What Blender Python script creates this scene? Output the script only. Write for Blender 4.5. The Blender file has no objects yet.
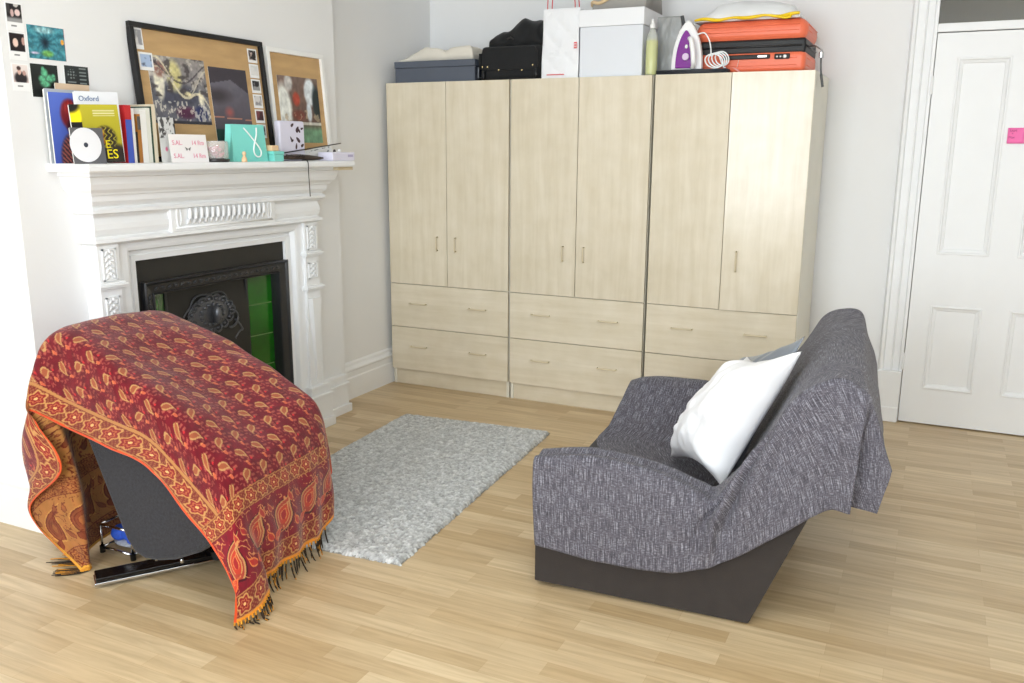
import bpy, bmesh, math, random
import numpy as np
from mathutils import Vector, Matrix, noise

random.seed(7)
S = bpy.context.scene
C = S.collection
R = math.radians

# ------------------------------------------------------------------ colours
def lin(c):
    c = np.asarray(c, float) / 255.0
    return np.where(c <= 0.04045, c / 12.92, ((c + 0.055) / 1.055) ** 2.4)

def L4(c):
    a = lin(c)
    return (float(a[0]), float(a[1]), float(a[2]), 1.0)

MATS = {}
def mat(name, col=(200, 200, 200), rough=0.5, metal=0.0, spec=0.5, bump=0.0, bscale=200.0, vary=0.0, vscale=6.0,
        transmission=0.0, ior=1.45, alpha=1.0, sheen=0.0, coat=0.0, stretch=None):
    """principled material with procedural colour variation and bump"""
    if name in MATS:
        return MATS[name]
    m = bpy.data.materials.new(name)
    m.use_nodes = True
    nt = m.node_tree
    b = nt.nodes['Principled BSDF']
    b.inputs['Base Color'].default_value = L4(col)
    b.inputs['Roughness'].default_value = rough
    b.inputs['Metallic'].default_value = metal
    b.inputs['Specular IOR Level'].default_value = spec
    b.inputs['Transmission Weight'].default_value = transmission
    b.inputs['IOR'].default_value = ior
    b.inputs['Alpha'].default_value = alpha
    b.inputs['Sheen Weight'].default_value = sheen
    b.inputs['Coat Weight'].default_value = coat
    tc = nt.nodes.new('ShaderNodeTexCoord')
    mp = nt.nodes.new('ShaderNodeMapping')
    nt.links.new(tc.outputs['Object'], mp.inputs[0])
    if stretch:
        mp.inputs['Scale'].default_value = stretch
    if vary:
        n = nt.nodes.new('ShaderNodeTexNoise')
        n.inputs['Scale'].default_value = vscale
        n.inputs['Detail'].default_value = 5
        nt.links.new(mp.outputs[0], n.inputs['Vector'])
        r = nt.nodes.new('ShaderNodeValToRGB')
        a = lin(col)
        r.color_ramp.elements[0].position = 0.3
        r.color_ramp.elements[1].position = 0.7
        r.color_ramp.elements[0].color = tuple(np.clip(a * (1 - vary), 0, 1)) + (1,)
        r.color_ramp.elements[1].color = tuple(np.clip(a * (1 + vary), 0, 1)) + (1,)
        nt.links.new(n.outputs['Fac'], r.inputs[0])
        nt.links.new(r.outputs[0], b.inputs['Base Color'])
    if bump:
        n2 = nt.nodes.new('ShaderNodeTexNoise')
        n2.inputs['Scale'].default_value = bscale
        n2.inputs['Detail'].default_value = 3
        nt.links.new(mp.outputs[0], n2.inputs['Vector'])
        bp = nt.nodes.new('ShaderNodeBump')
        bp.inputs['Strength'].default_value = bump
        bp.inputs['Distance'].default_value = 0.004
        nt.links.new(n2.outputs['Fac'], bp.inputs['Height'])
        nt.links.new(bp.outputs[0], b.inputs['Normal'])
    MATS[name] = m
    return m

def attr_mat(name, attr='Col', rough=0.4, bump=0.0, bscale=600, spec=0.4, sheen=0.0):
    if name in MATS:
        return MATS[name]
    m = bpy.data.materials.new(name)
    m.use_nodes = True
    nt = m.node_tree
    b = nt.nodes['Principled BSDF']
    b.inputs['Roughness'].default_value = rough
    b.inputs['Specular IOR Level'].default_value = spec
    b.inputs['Sheen Weight'].default_value = sheen
    a = nt.nodes.new('ShaderNodeAttribute')
    a.attribute_name = attr
    nt.links.new(a.outputs['Color'], b.inputs['Base Color'])
    if bump:
        tc = nt.nodes.new('ShaderNodeTexCoord')
        n2 = nt.nodes.new('ShaderNodeTexNoise')
        n2.inputs['Scale'].default_value = bscale
        nt.links.new(tc.outputs['Object'], n2.inputs['Vector'])
        bp = nt.nodes.new('ShaderNodeBump')
        bp.inputs['Strength'].default_value = bump
        bp.inputs['Distance'].default_value = 0.002
        nt.links.new(n2.outputs['Fac'], bp.inputs['Height'])
        nt.links.new(bp.outputs[0], b.inputs['Normal'])
    MATS[name] = m
    return m

def wood_mat(name, c_lo, c_hi, stretch, rough=0.4, scale=1.0, spec=0.5):
    """laminate wood: grain stretched along one axis plus soft blotches"""
    m = bpy.data.materials.new(name)
    m.use_nodes = True
    nt = m.node_tree
    b = nt.nodes['Principled BSDF']
    b.inputs['Roughness'].default_value = rough
    b.inputs['Specular IOR Level'].default_value = spec
    tc = nt.nodes.new('ShaderNodeTexCoord')
    mp = nt.nodes.new('ShaderNodeMapping')
    mp.inputs['Scale'].default_value = stretch
    nt.links.new(tc.outputs['Object'], mp.inputs[0])
    n = nt.nodes.new('ShaderNodeTexNoise')
    n.inputs['Scale'].default_value = scale
    n.inputs['Detail'].default_value = 7
    n.inputs['Roughness'].default_value = 0.62
    n.inputs['Distortion'].default_value = 0.4
    nt.links.new(mp.outputs[0], n.inputs['Vector'])
    n2 = nt.nodes.new('ShaderNodeTexNoise')
    n2.inputs['Scale'].default_value = 9
    n2.inputs['Detail'].default_value = 4
    nt.links.new(tc.outputs['Object'], n2.inputs['Vector'])
    mx = nt.nodes.new('ShaderNodeMath'); mx.operation = 'MULTIPLY_ADD'
    mx.inputs[1].default_value = 0.35
    nt.links.new(n2.outputs['Fac'], mx.inputs[0])
    m2 = nt.nodes.new('ShaderNodeMath'); m2.operation = 'MULTIPLY'
    m2.inputs[1].default_value = 0.65
    nt.links.new(n.outputs['Fac'], m2.inputs[0])
    nt.links.new(m2.outputs[0], mx.inputs[2])
    r = nt.nodes.new('ShaderNodeValToRGB')
    r.color_ramp.elements[0].position = 0.34
    r.color_ramp.elements[1].position = 0.66
    r.color_ramp.elements[0].color = L4(c_lo)
    r.color_ramp.elements[1].color = L4(c_hi)
    nt.links.new(mx.outputs[0], r.inputs[0])
    nt.links.new(r.outputs[0], b.inputs['Base Color'])
    MATS[name] = m
    return m

# ------------------------------------------------------------------ mesh builder
class MB:
    def __init__(s):
        s.v = []; s.f = []; s.mi = []
    def add(s, vs, fs, mi=0):
        o = len(s.v)
        s.v += [tuple(map(float, p)) for p in vs]
        s.f += [tuple(o + i for i in f) for f in fs]
        s.mi += [mi] * len(fs)
        return s
    def box(s, x0, x1, y0, y1, z0, z1, mi=0):
        x0, x1 = min(x0, x1), max(x0, x1); y0, y1 = min(y0, y1), max(y0, y1); z0, z1 = min(z0, z1), max(z0, z1)
        return s.add([(x0,y0,z0),(x1,y0,z0),(x1,y1,z0),(x0,y1,z0),(x0,y0,z1),(x1,y0,z1),(x1,y1,z1),(x0,y1,z1)],
                     [(3,2,1,0),(4,5,6,7),(0,1,5,4),(1,2,6,5),(2,3,7,6),(3,0,4,7)], mi)
    def obox(s, o, a, b, c, mi=0):
        """box from corner o with edge vectors a, b, c"""
        o, a, b, c = (np.array(q, float) for q in (o, a, b, c))
        vs = [o, o+a, o+a+b, o+b, o+c, o+a+c, o+a+b+c, o+b+c]
        fs = [(3,2,1,0),(4,5,6,7),(0,1,5,4),(1,2,6,5),(2,3,7,6),(3,0,4,7)]
        if np.dot(np.cross(a, b), c) < 0:
            fs = [f[::-1] for f in fs]
        return s.add(vs, fs, mi)
    def prism(s, pts, axis, t0, t1, mi=0):
        """polygon pts extruded along axis. axis 'y': pts=(x,z); 'x': (y,z); 'z': (x,y)"""
        n = len(pts)
        def P(p, t):
            return {'y': (p[0], t, p[1]), 'x': (t, p[0], p[1]), 'z': (p[0], p[1], t)}[axis]
        vs = [P(p, t0) for p in pts] + [P(p, t1) for p in pts]
        fs = [tuple(range(n)), tuple(range(2*n-1, n-1, -1))] + [(i, i+n, (i+1) % n + n, (i+1) % n) for i in range(n)]
        return s.add(vs, fs, mi)
    def tube(s, path, r, n=10, mi=0, cap=True):
        path = [Vector(p) for p in path]
        rs = r if hasattr(r, '__len__') else [r] * len(path)
        up = Vector((0.13, 0.21, 0.97)).normalized()
        vs = []; fs = []
        for i, p in enumerate(path):
            d = (path[min(i+1, len(path)-1)] - path[max(i-1, 0)])
            if d.length < 1e-9: d = Vector((0, 0, 1))
            d.normalize()
            a = d.cross(up)
            if a.length < 1e-3: a = d.cross(Vector((1, 0, 0)))
            a.normalize(); b = d.cross(a)
            for k in range(n):
                t = 2 * math.pi * k / n
                vs.append(p + (a * math.cos(t) + b * math.sin(t)) * rs[i])
        for i in range(len(path) - 1):
            for k in range(n):
                fs.append((i*n+k, i*n+(k+1) % n, (i+1)*n+(k+1) % n, (i+1)*n+k))
        if cap:
            fs.append(tuple(range(n-1, -1, -1)))
            fs.append(tuple((len(path)-1)*n + k for k in range(n)))
        return s.add(vs, fs, mi)
    def lathe(s, prof, c=(0, 0, 0), n=28, mi=0, axis='z'):
        vs = []; fs = []
        for (r, h) in prof:
            for k in range(n):
                t = 2*math.pi*k/n
                x, y = r*math.cos(t), r*math.sin(t)
                q = {'z': (x, y, h), 'x': (h, x, y), 'y': (x, h, y)}[axis]
                vs.append((c[0]+q[0], c[1]+q[1], c[2]+q[2]))
        for i in range(len(prof)-1):
            for k in range(n):
                fs.append((i*n+k, i*n+(k+1) % n, (i+1)*n+(k+1) % n, (i+1)*n+k))
        fs.append(tuple(range(n-1, -1, -1)))
        fs.append(tuple((len(prof)-1)*n+k for k in range(n)))
        return s.add(vs, fs, mi)
    def blob(s, c, r, n=10, mi=0, rot=None):
        """ellipsoid"""
        vs = []; fs = []
        for i in range(n+1):
            a = math.pi * i / n
            for k in range(2*n):
                t = math.pi * k / n
                p = Vector((r[0]*math.sin(a)*math.cos(t), r[1]*math.sin(a)*math.sin(t), r[2]*math.cos(a)))
                if rot: p = rot @ p
                vs.append((c[0]+p.x, c[1]+p.y, c[2]+p.z))
        for i in range(n):
            for k in range(2*n):
                fs.append((i*2*n+k, (i+1)*2*n+k, (i+1)*2*n+(k+1) % (2*n), i*2*n+(k+1) % (2*n)))
        return s.add(vs, fs, mi)
    def grid(s, P, mi=0):
        """P: (nu, nv, 3)"""
        nu, nv = P.shape[:2]
        fs = [(i*nv+j, (i+1)*nv+j, (i+1)*nv+j+1, i*nv+j+1) for i in range(nu-1) for j in range(nv-1)]
        return s.add(P.reshape(-1, 3).tolist(), fs, mi)
    def build(s, name, mats, parent=None, bevel=0.0, seg=2, smooth=False, origin=None, subsurf=0, weld=False):
        me = bpy.data.meshes.new(name)
        me.from_pydata(s.v, [], s.f)
        if not isinstance(mats, (list, tuple)): mats = [mats]
        for m in mats: me.materials.append(m)
        if any(s.mi):
            me.polygons.foreach_set('material_index', s.mi)
        bm = bmesh.new(); bm.from_mesh(me)
        if weld: bmesh.ops.remove_doubles(bm, verts=bm.verts, dist=1e-5)
        bmesh.ops.recalc_face_normals(bm, faces=bm.faces)
        bm.to_mesh(me); bm.free()
        me.update()
        o = bpy.data.objects.new(name, me)
        C.objects.link(o)
        if bevel:
            md = o.modifiers.new('bevel', 'BEVEL'); md.width = bevel; md.segments = seg
            md.limit_method = 'ANGLE'; md.angle_limit = R(35)
        if subsurf:
            md = o.modifiers.new('sub', 'SUBSURF'); md.levels = subsurf; md.render_levels = subsurf
        if smooth or subsurf:
            me.polygons.foreach_set('use_smooth', [True]*len(me.polygons))
        if bevel and not smooth:
            me.polygons.foreach_set('use_smooth', [False]*len(me.polygons))
        place(o, parent, origin)
        return o

def place(o, parent=None, origin=None):
    """meshes are written in world coordinates (or parent-local when the parent is rotated)"""
    if parent is not None:
        o.parent = parent
        if not parent.get('localspace'):
            t = parent
            off = Vector((0, 0, 0))
            while t is not None:
                off += t.location; t = t.parent
            o.data.transform(Matrix.Translation(-off))
    elif origin is not None:
        o.data.transform(Matrix.Translation(-Vector(origin)))
        o.location = origin

def thing(name, label, cat, loc, rz=0.0, group=None, local=False):
    o = bpy.data.objects.new(name, None)
    o.empty_display_size = 0.05
    C.objects.link(o)
    o.location = loc
    o.rotation_euler = (0, 0, rz)
    o['label'] = label; o['category'] = cat
    if group: o['group'] = group
    if local or rz: o['localspace'] = 1
    return o

def tag(o, label, cat, group=None):
    o['label'] = label; o['category'] = cat
    if group: o['group'] = group
    return o

def struct(o):
    o['kind'] = 'structure'
    return o

def colored(o, cols, attr='Col'):
    """per-vertex sRGB colours"""
    a = o.data.color_attributes.new(attr, 'FLOAT_COLOR', 'POINT')
    c = np.ones((len(o.data.vertices), 4), np.float32)
    c[:, :3] = lin(cols)
    a.data.foreach_set('color', c.ravel())

def sheet(name, o, r, u, w, h, nx, ny, fn, parent=None, thick=0.002, m=None, origin=None, edge=(235, 235, 230)):
    """printed flat sheet with real thickness: front face grid coloured by fn(s, t) (s left-right, t bottom-top)"""
    o = np.array(o, float); r = np.array(r, float); u = np.array(u, float)
    r /= np.linalg.norm(r); u /= np.linalg.norm(u)
    n = np.cross(r, u)
    s, t = np.meshgrid(np.linspace(0, 1, nx), np.linspace(0, 1, ny), indexing='ij')
    P = o + s[..., None]*w*r + t[..., None]*h*u
    mb = MB()
    mb.grid(P)
    k = len(mb.v)
    c4 = [o, o+w*r, o+w*r+h*u, o+h*u]
    mb.add([p for p in c4] + [p - n*thick for p in c4], [(4,7,6,5),(0,4,5,1),(1,5,6,2),(2,6,7,3),(3,7,4,0)])
    ob = mb.build(name, m or attr_mat('printed paper', rough=0.45), parent, origin=origin)
    cols = np.zeros((k+8, 3)); cols[:k] = np.clip(fn(s.ravel(), t.ravel()), 0, 255); cols[k:] = edge
    colored(ob, cols)
    return ob

def text_mesh(name, txt, o, r, u, size, m, parent, depth=0.0006, align='LEFT'):
    cu = bpy.data.curves.new(name, 'FONT')
    cu.body = txt; cu.size = size; cu.extrude = depth; cu.align_x = align
    cu.resolution_u = 3
    tmp = bpy.data.objects.new('tmp', cu)
    C.objects.link(tmp)
    bpy.context.view_layer.update()
    me = bpy.data.meshes.new_from_object(tmp.evaluated_get(bpy.context.evaluated_depsgraph_get()))
    bpy.data.objects.remove(tmp)
    r = Vector(r).normalized(); u = Vector(u).normalized(); n = r.cross(u)
    M = Matrix(((r.x, u.x, n.x, o[0]), (r.y, u.y, n.y, o[1]), (r.z, u.z, n.z, o[2]), (0, 0, 0, 1)))
    me.transform(M)
    me.name = name
    me.materials.clear(); me.materials.append(m)
    ob = bpy.data.objects.new(name, me)
    C.objects.link(ob)
    place(ob, parent)
    return ob

def copy_thing(o, loc, label=None):
    c = o.copy(); C.objects.link(c); c.location = loc
    if label: c['label'] = label
    for ch in o.children:
        d = ch.copy(); C.objects.link(d); d.parent = c
        for g in ch.children:
            e = g.copy(); C.objects.link(e); e.parent = d
    return c

# ---- smooth value noise for numpy arrays
def vnoise(x, y, seed=0):
    rs = np.random.RandomState(seed)
    tab = rs.rand(64, 64)
    xi = np.floor(x).astype(int); yi = np.floor(y).astype(int)
    xf = x-xi; yf = y-yi
    xf = xf*xf*(3-2*xf); yf = yf*yf*(3-2*yf)
    g = lambda a, b: tab[a % 64, b % 64]
    return (g(xi, yi)*(1-xf)+g(xi+1, yi)*xf)*(1-yf)+(g(xi, yi+1)*(1-xf)+g(xi+1, yi+1)*xf)*yf

def fbm(x, y, seed=0, o=4):
    r = 0; a = 0.5; k = 0
    for i in range(o):
        r = r + a*vnoise(x*2**i, y*2**i, seed+i); k += a; a *= 0.5
    return r/k

def crom(P, u, axis):
    """Catmull-Rom along one axis of a control net at parameters u (0..n-1)"""
    P = np.moveaxis(np.asarray(P, float), axis, 0)
    n = P.shape[0]
    i = np.clip(np.floor(u).astype(int), 0, n-2)
    t = (u - i).reshape((-1,) + (1,)*(P.ndim-1))
    p = np.concatenate([2*P[:1]-P[1:2], P, 2*P[-1:]-P[-2:-1]], 0)
    p0, p1, p2, p3 = p[i], p[i+1], p[i+2], p[i+3]
    out = 0.5*((2*p1) + (-p0+p2)*t + (2*p0-5*p1+4*p2-p3)*t*t + (-p0+3*p1-3*p2+p3)*t**3)
    return np.moveaxis(out, 0, axis)

def arclen_params(P, axis, n):
    """parameters spread evenly by mean arc length along an axis of the net"""
    P = np.asarray(P, float)
    uu = np.linspace(0, P.shape[axis]-1, 40*(P.shape[axis]-1)+1)
    Q = crom(P, uu, axis)
    d = np.linalg.norm(np.diff(Q, axis=axis), axis=-1).mean(axis=1-axis)
    s = np.concatenate([[0], np.cumsum(d)])
    t = np.linspace(0, s[-1], n)
    return np.interp(t, s, uu), s[-1]
# ================================================================== materials of the room
M_wall = mat('white wall paint', (231, 231, 231), rough=0.75, spec=0.25, vary=0.012, vscale=2.5, bump=0.08, bscale=120)
M_trim = mat('white gloss paint', (236, 237, 238), rough=0.38, spec=0.4, vary=0.012, vscale=5, bump=0.05, bscale=60)
M_ceil = mat('ceiling paint', (238, 238, 236), rough=0.9)
M_maple_v = wood_mat('maple laminate upright', (208, 196, 171), (224, 214, 194), (14, 14, 1.1), rough=0.2, scale=1.6, spec=0.45)
M_maple_h = wood_mat('maple laminate level', (210, 198, 173), (226, 216, 196), (1.1, 14, 14), rough=0.2, scale=1.6, spec=0.45)
M_maple_side = mat('maple side panel', (224, 220, 206), rough=0.45, vary=0.02)
M_gap = mat('dark shadow gap board', (95, 85, 70), rough=0.8)

def floor_mat():
    m = bpy.data.materials.new('oak strip laminate')
    m.use_nodes = True
    nt = m.node_tree; L = nt.links.new
    b = nt.nodes['Principled BSDF']
    tc = nt.nodes.new('ShaderNodeTexCoord')
    br = nt.nodes.new('ShaderNodeTexBrick')
    br.offset = 0.37; br.offset_frequency = 2
    br.inputs['Scale'].default_value = 1.0
    br.inputs['Brick Width'].default_value = 0.44
    br.inputs['Row Height'].default_value = 0.066
    br.inputs['Mortar Size'].default_value = 0.0005
    br.inputs['Mortar Smooth'].default_value = 0.3
    br.inputs['Bias'].default_value = 0.0
    br.inputs['Color1'].default_value = L4((188, 161, 121))
    br.inputs['Color2'].default_value = L4((214, 192, 156))
    br.inputs['Mortar'].default_value = L4((182, 154, 114))
    L(tc.outputs['Object'], br.inputs['Vector'])
    mp = nt.nodes.new('ShaderNodeMapping'); mp.inputs['Scale'].default_value = (2.2, 34, 1)
    L(tc.outputs['Object'], mp.inputs[0])
    n = nt.nodes.new('ShaderNodeTexNoise'); n.inputs['Scale'].default_value = 1.5; n.inputs['Detail'].default_value = 6
    n.inputs['Distortion'].default_value = 0.6
    L(mp.outputs[0], n.inputs['Vector'])
    r = nt.nodes.new('ShaderNodeValToRGB')
    r.color_ramp.elements[0].position = 0.3; r.color_ramp.elements[1].position = 0.65
    r.color_ramp.elements[0].color = (0.80, 0.77, 0.72, 1); r.color_ramp.elements[1].color = (1.03, 1.03, 1.02, 1)
    L(n.outputs['Fac'], r.inputs[0])
    mx = nt.nodes.new('ShaderNodeMix'); mx.data_type = 'RGBA'; mx.blend_type = 'MULTIPLY'
    mx.inputs[0].default_value = 1.0
    L(br.outputs['Color'], mx.inputs[6]); L(r.outputs[0], mx.inputs[7])
    L(mx.outputs[2], b.inputs['Base Color'])
    b.inputs['Roughness'].default_value = 0.34
    b.inputs['Specular IOR Level'].default_value = 0.5
    bp = nt.nodes.new('ShaderNodeBump'); bp.inputs['Strength'].default_value = 0.12; bp.inputs['Distance'].default_value = 0.001
    L(br.outputs['Fac'], bp.inputs['Height']); bp.invert = True
    L(bp.outputs[0], b.inputs['Normal'])
    return m
M_floor = floor_mat()

# ================================================================== room shell
XA, XB = -3.03, -2.92            # right alcove wall, chimney breast face
YB = 5.13                         # back wall
YF, XR, ZC = -2.3, 2.1, 2.95      # front wall, right wall, ceiling
XL = -3.5                         # left alcove wall

struct(MB().box(XL-0.1, XR+0.1, YF-0.1, 6.6, -0.1, 0.0).build('floor', M_floor))
struct(MB().box(XL-0.1, XR+0.1, YF-0.1, 6.6, ZC, ZC+0.1).build('ceiling', M_ceil))
# back wall with the door opening
mb = MB()
mb.box(XA-0.1, -0.085, YB, YB+0.14, 0, ZC)
mb.box(0.765, XR+0.1, YB, YB+0.14, 0, ZC)
mb.box(-0.085, 0.765, YB, YB+0.14, 2.47, ZC)
struct(mb.build('wall_back', M_wall))
# left wall: alcove beside the wardrobes, and the deeper alcove nearer the camera
struct(MB().box(XA-0.1, XA, 3.95, YB+0.1, 0, ZC).build('wall_left', M_wall))
struct(MB().box(XL-0.1, XL, YF, 2.3, 0, ZC).build('wall_left_alcove', M_wall))
# chimney breast with the fireplace opening
mb = MB()
mb.box(XL, XB, 2.08, 2.50, 0, ZC)
mb.box(XL, XB, 3.475, 3.95, 0, ZC)
mb.box(XL, XB, 2.50, 3.475, 1.03, ZC)
mb.box(XL, XL+0.1, 2.50, 3.475, 0, 1.03)
struct(mb.build('wall_chimney_breast', M_wall))
# right wall with one window, front wall with two windows (all behind or beside the camera)
def wall_with_holes(name, axis, pos, thick, a0, a1, holes):
    mb = MB()
    xs = sorted({a0, a1} | {h[0] for h in holes} | {h[1] for h in holes})
    for i in range(len(xs)-1):
        m = (xs[i]+xs[i+1])/2
        hs = [h for h in holes if h[0] < m < h[1]]
        segs = [(0, ZC)] if not hs else [(0, hs[0][2]), (hs[0][3], ZC)]
        for z0, z1 in segs:
            if axis == 'y': mb.box(xs[i], xs[i+1], pos, pos+thick, z0, z1)
            else: mb.box(pos, pos+thick, xs[i], xs[i+1], z0, z1)
    return struct(mb.build(name, M_wall))
WF = [(-2.35, -0.45, 0.55, 2.65), (0.35, 1.65, 0.55, 2.60)]
wall_with_holes('wall_front', 'y', YF-0.12, 0.12, XL-0.1, XR+0.1, WF)
struct(MB().box(XR, XR+0.12, YF, YB, 0, ZC).build('wall_right', M_wall))
for i, (a0, a1, z0, z1) in enumerate(WF):
    mb = MB()
    w = 0.05
    mb.box(a0, a0+w, YF-0.10, YF-0.05, z0, z1); mb.box(a1-w, a1, YF-0.10, YF-0.05, z0, z1)
    mb.box(a0+w, a1-w, YF-0.10, YF-0.05, z0, z0+w); mb.box(a0+w, a1-w, YF-0.10, YF-0.05, z1-w, z1)
    mb.box(a0+w, a1-w, YF-0.09, YF-0.05, (z0+z1)/2-0.025, (z0+z1)/2+0.025)
    struct(mb.build('window_%d' % (i+2), M_trim, bevel=0.004))
# hall behind the door, seen through the transom
M_hall = mat('hall paint', (150, 146, 136), rough=0.8, vary=0.02)
mb = MB()
mb.box(-1.2, 2.2, 6.42, 6.5, 0, ZC); mb.box(-1.28, -1.2, YB+0.14, 6.5, 0, ZC); mb.box(2.2, 2.28, YB+0.14, 6.5, 0, ZC)
struct(mb.build('wall_hall', M_hall))
mb = MB()
for z, d in ((2.62, 0.02), (2.66, 0.035), (2.74, 0.02), (2.86, 0.06)):
    mb.box(-1.2, 2.2, 6.42-d, 6.42, z, z+0.03)
struct(mb.build('trim_hall', mat('hall moulding paint', (190, 188, 180), rough=0.6)))

# baseboards
def base_profile():
    return [(0, 0), (0.022, 0), (0.022, 0.125), (0.018, 0.132), (0.018, 0.165), (0.026, 0.172), (0.026, 0.182), (0.012, 0.196), (0.010, 0.212), (0, 0.222)]
def baseboard(name, axis, pos, sgn, t0, t1):
    pts = [(pos + sgn*d, z) for d, z in base_profile()]
    return struct(MB().prism(pts, 'y' if axis == 'x' else 'x', t0, t1).build(name, M_trim))
baseboard('baseboard_left', 'x', XA, 1, 3.95, YB)
baseboard('baseboard_back', 'y', YB, -1, -0.575, -0.20)
baseboard('baseboard_back_right', 'y', YB, -1, 0.88, XR)
baseboard('baseboard_chimney', 'y', 2.08, -1, XL, XB)
baseboard('baseboard_right', 'x', XR, -1, YF, YB-0.03)

# ================================================================== door, architrave, transom
D0, D1 = -0.065, 0.745
Yd = 5.10
door = MB()
xs = [D0+0.0025, 0.038, 0.282, 0.408, 0.650, D1-0.004]
zs = [0.008, 0.20, 0.66, 0.93, 1.917, 2.036]
door.box(xs[0], xs[1], Yd, Yd+0.04, zs[0], zs[5]); door.box(xs[2], xs[3], Yd, Yd+0.04, zs[0], zs[5]); door.box(xs[4], xs[5], Yd, Yd+0.04, zs[0], zs[5])
for a, b in ((1, 2), (3, 4)):
    for z0, z1 in ((0, 1), (2, 3), (4, 5)):
        door.box(xs[a], xs[b], Yd, Yd+0.04, zs[z0], zs[z1])
d = struct(door.build('door_1', M_trim, origin=(D0, Yd, 0)))
def panel_mould(x0, x1, z0, z1, y):
    mb = MB()
    prof = [(0.0, 0.0), (0.004, -0.004), (0.010, -0.004), (0.016, 0.004), (0.026, 0.007), (0.030, 0.012), (0.038, 0.012)]
    V = []
    for w, dy in prof:
        V.append([(x0+w, y+dy, z0+w), (x1-w, y+dy, z0+w), (x1-w, y+dy, z1-w), (x0+w, y+dy, z1-w)])
    for i in range(len(V)-1):
        for k in range(4):
            mb.add([V[i][k], V[i][(k+1) % 4], V[i+1][(k+1) % 4], V[i+1][k]], [(0, 1, 2, 3)])
    mb.add(V[-1], [(0, 1, 2, 3)])
    x, y2 = V[-1][0][0], y+0.03
    mb.add([(x0, y2, z0), (x1, y2, z0), (x1, y2, z1), (x0, y2, z1)], [(0, 1, 2, 3)])
    return mb
for x0, x1 in ((xs[1], xs[2]), (xs[3], xs[4])):
    for z0, z1 in ((zs[1], zs[2]), (zs[3], zs[4])):
        panel_mould(x0, x1, z0, z1, Yd).build('door_panel', M_trim, d)
for z in (0.30, 1.74):
    mb = MB()
    mb.tube([(D0-0.001, Yd-0.004, z), (D0-0.001, Yd-0.004, z+0.09)], 0.007, 10)
    mb.box(D0+0.001, D0+0.022, Yd-0.002, Yd, z, z+0.09)
    mb.build('hinge', M_trim, d)
# architrave: stepped casing on a plinth block
def casing(x_in, sgn):
    steps = [(0.0, 0.012), (0.014, 0.020), (0.018, 0.014), (0.046, 0.018), (0.052, 0.026), (0.060, 0.020), (0.092, 0.024), (0.098, 0.040), (0.112, 0.044), (0.118, 0.030), (0.122, 0.0)]
    pts = [(x_in, YB)] + [(x_in + sgn*w, YB - h) for w, h in steps]
    mb = MB().prism(pts, 'z', 0.285, 2.52)
    return mb
casing(D0-0.004, -1).build('trim_1', M_trim)['kind'] = 'structure'
casing(D1+0.004, 1).build('trim_2', M_trim)['kind'] = 'structure'
mb = MB()
mb.box(D0-0.138, D0-0.003, YB-0.052, YB, 0.0, 0.285); mb.box(D1+0.003, D1+0.138, YB-0.052, YB, 0, 0.285)
mb.box(D0-0.142, D0-0.003, YB-0.056, YB, 0.0, 0.085); mb.box(D1+0.003, D1+0.142, YB-0.056, YB, 0, 0.085)
struct(mb.build('trim_3', M_trim, bevel=0.004))
mb = MB()
mb.box(D0-0.018, D0-0.001, YB-0.03, YB+0.14, 0, 2.49); mb.box(D1+0.001, D1+0.018, YB-0.03, YB+0.14, 0, 2.49)
mb.box(D0-0.001, D1+0.001, YB-0.035, YB+0.10, 2.041, 2.082)
mb.box(D0-0.001, D1+0.001, YB-0.03, YB+0.14, 2.45, 2.49)
struct(mb.build('trim_4', M_trim, bevel=0.003))
M_glass = mat('clear window glass', (245, 248, 248), rough=0.02, transmission=1.0, ior=1.45)
struct(MB().box(D0, D1, YB+0.03, YB+0.036, 2.082, 2.45).build('window_1', M_glass))

# pink note on the door
M_pink = mat('pink note paper', (248, 120, 182), rough=0.7, vary=0.02)
nt_ = thing('sticky_note', 'pink sticky note with dark writing stuck on the white door', 'note', (0.298, Yd-0.006, 1.497))
mb = MB()
g = np.zeros((6, 6, 3))
for i in range(6):
    for j in range(6):
        g[i, j] = (0.298+0.076*i/5, Yd-0.0062-0.004*(1-j/5)**2, 1.497+0.076*j/5)
mb.grid(g)
o = mb.build('paper', M_pink, nt_, smooth=True)
md = o.modifiers.new('s', 'SOLIDIFY'); md.thickness = 0.0006; md.offset = 0
M_ink = mat('dark pink ink', (170, 50, 110), rough=0.6)
for k, (tx, sz, dx, z) in enumerate((('SAM', .017, .007, 1.553), ('+', .016, .016, 1.540), ('Max', .016, .005, 1.522))):
    text_mesh('writing', tx, (0.298+dx, Yd-0.0105, z), (1, 0, 0), (0, 0, 1), sz, M_ink, nt_, depth=0.0003)

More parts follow.
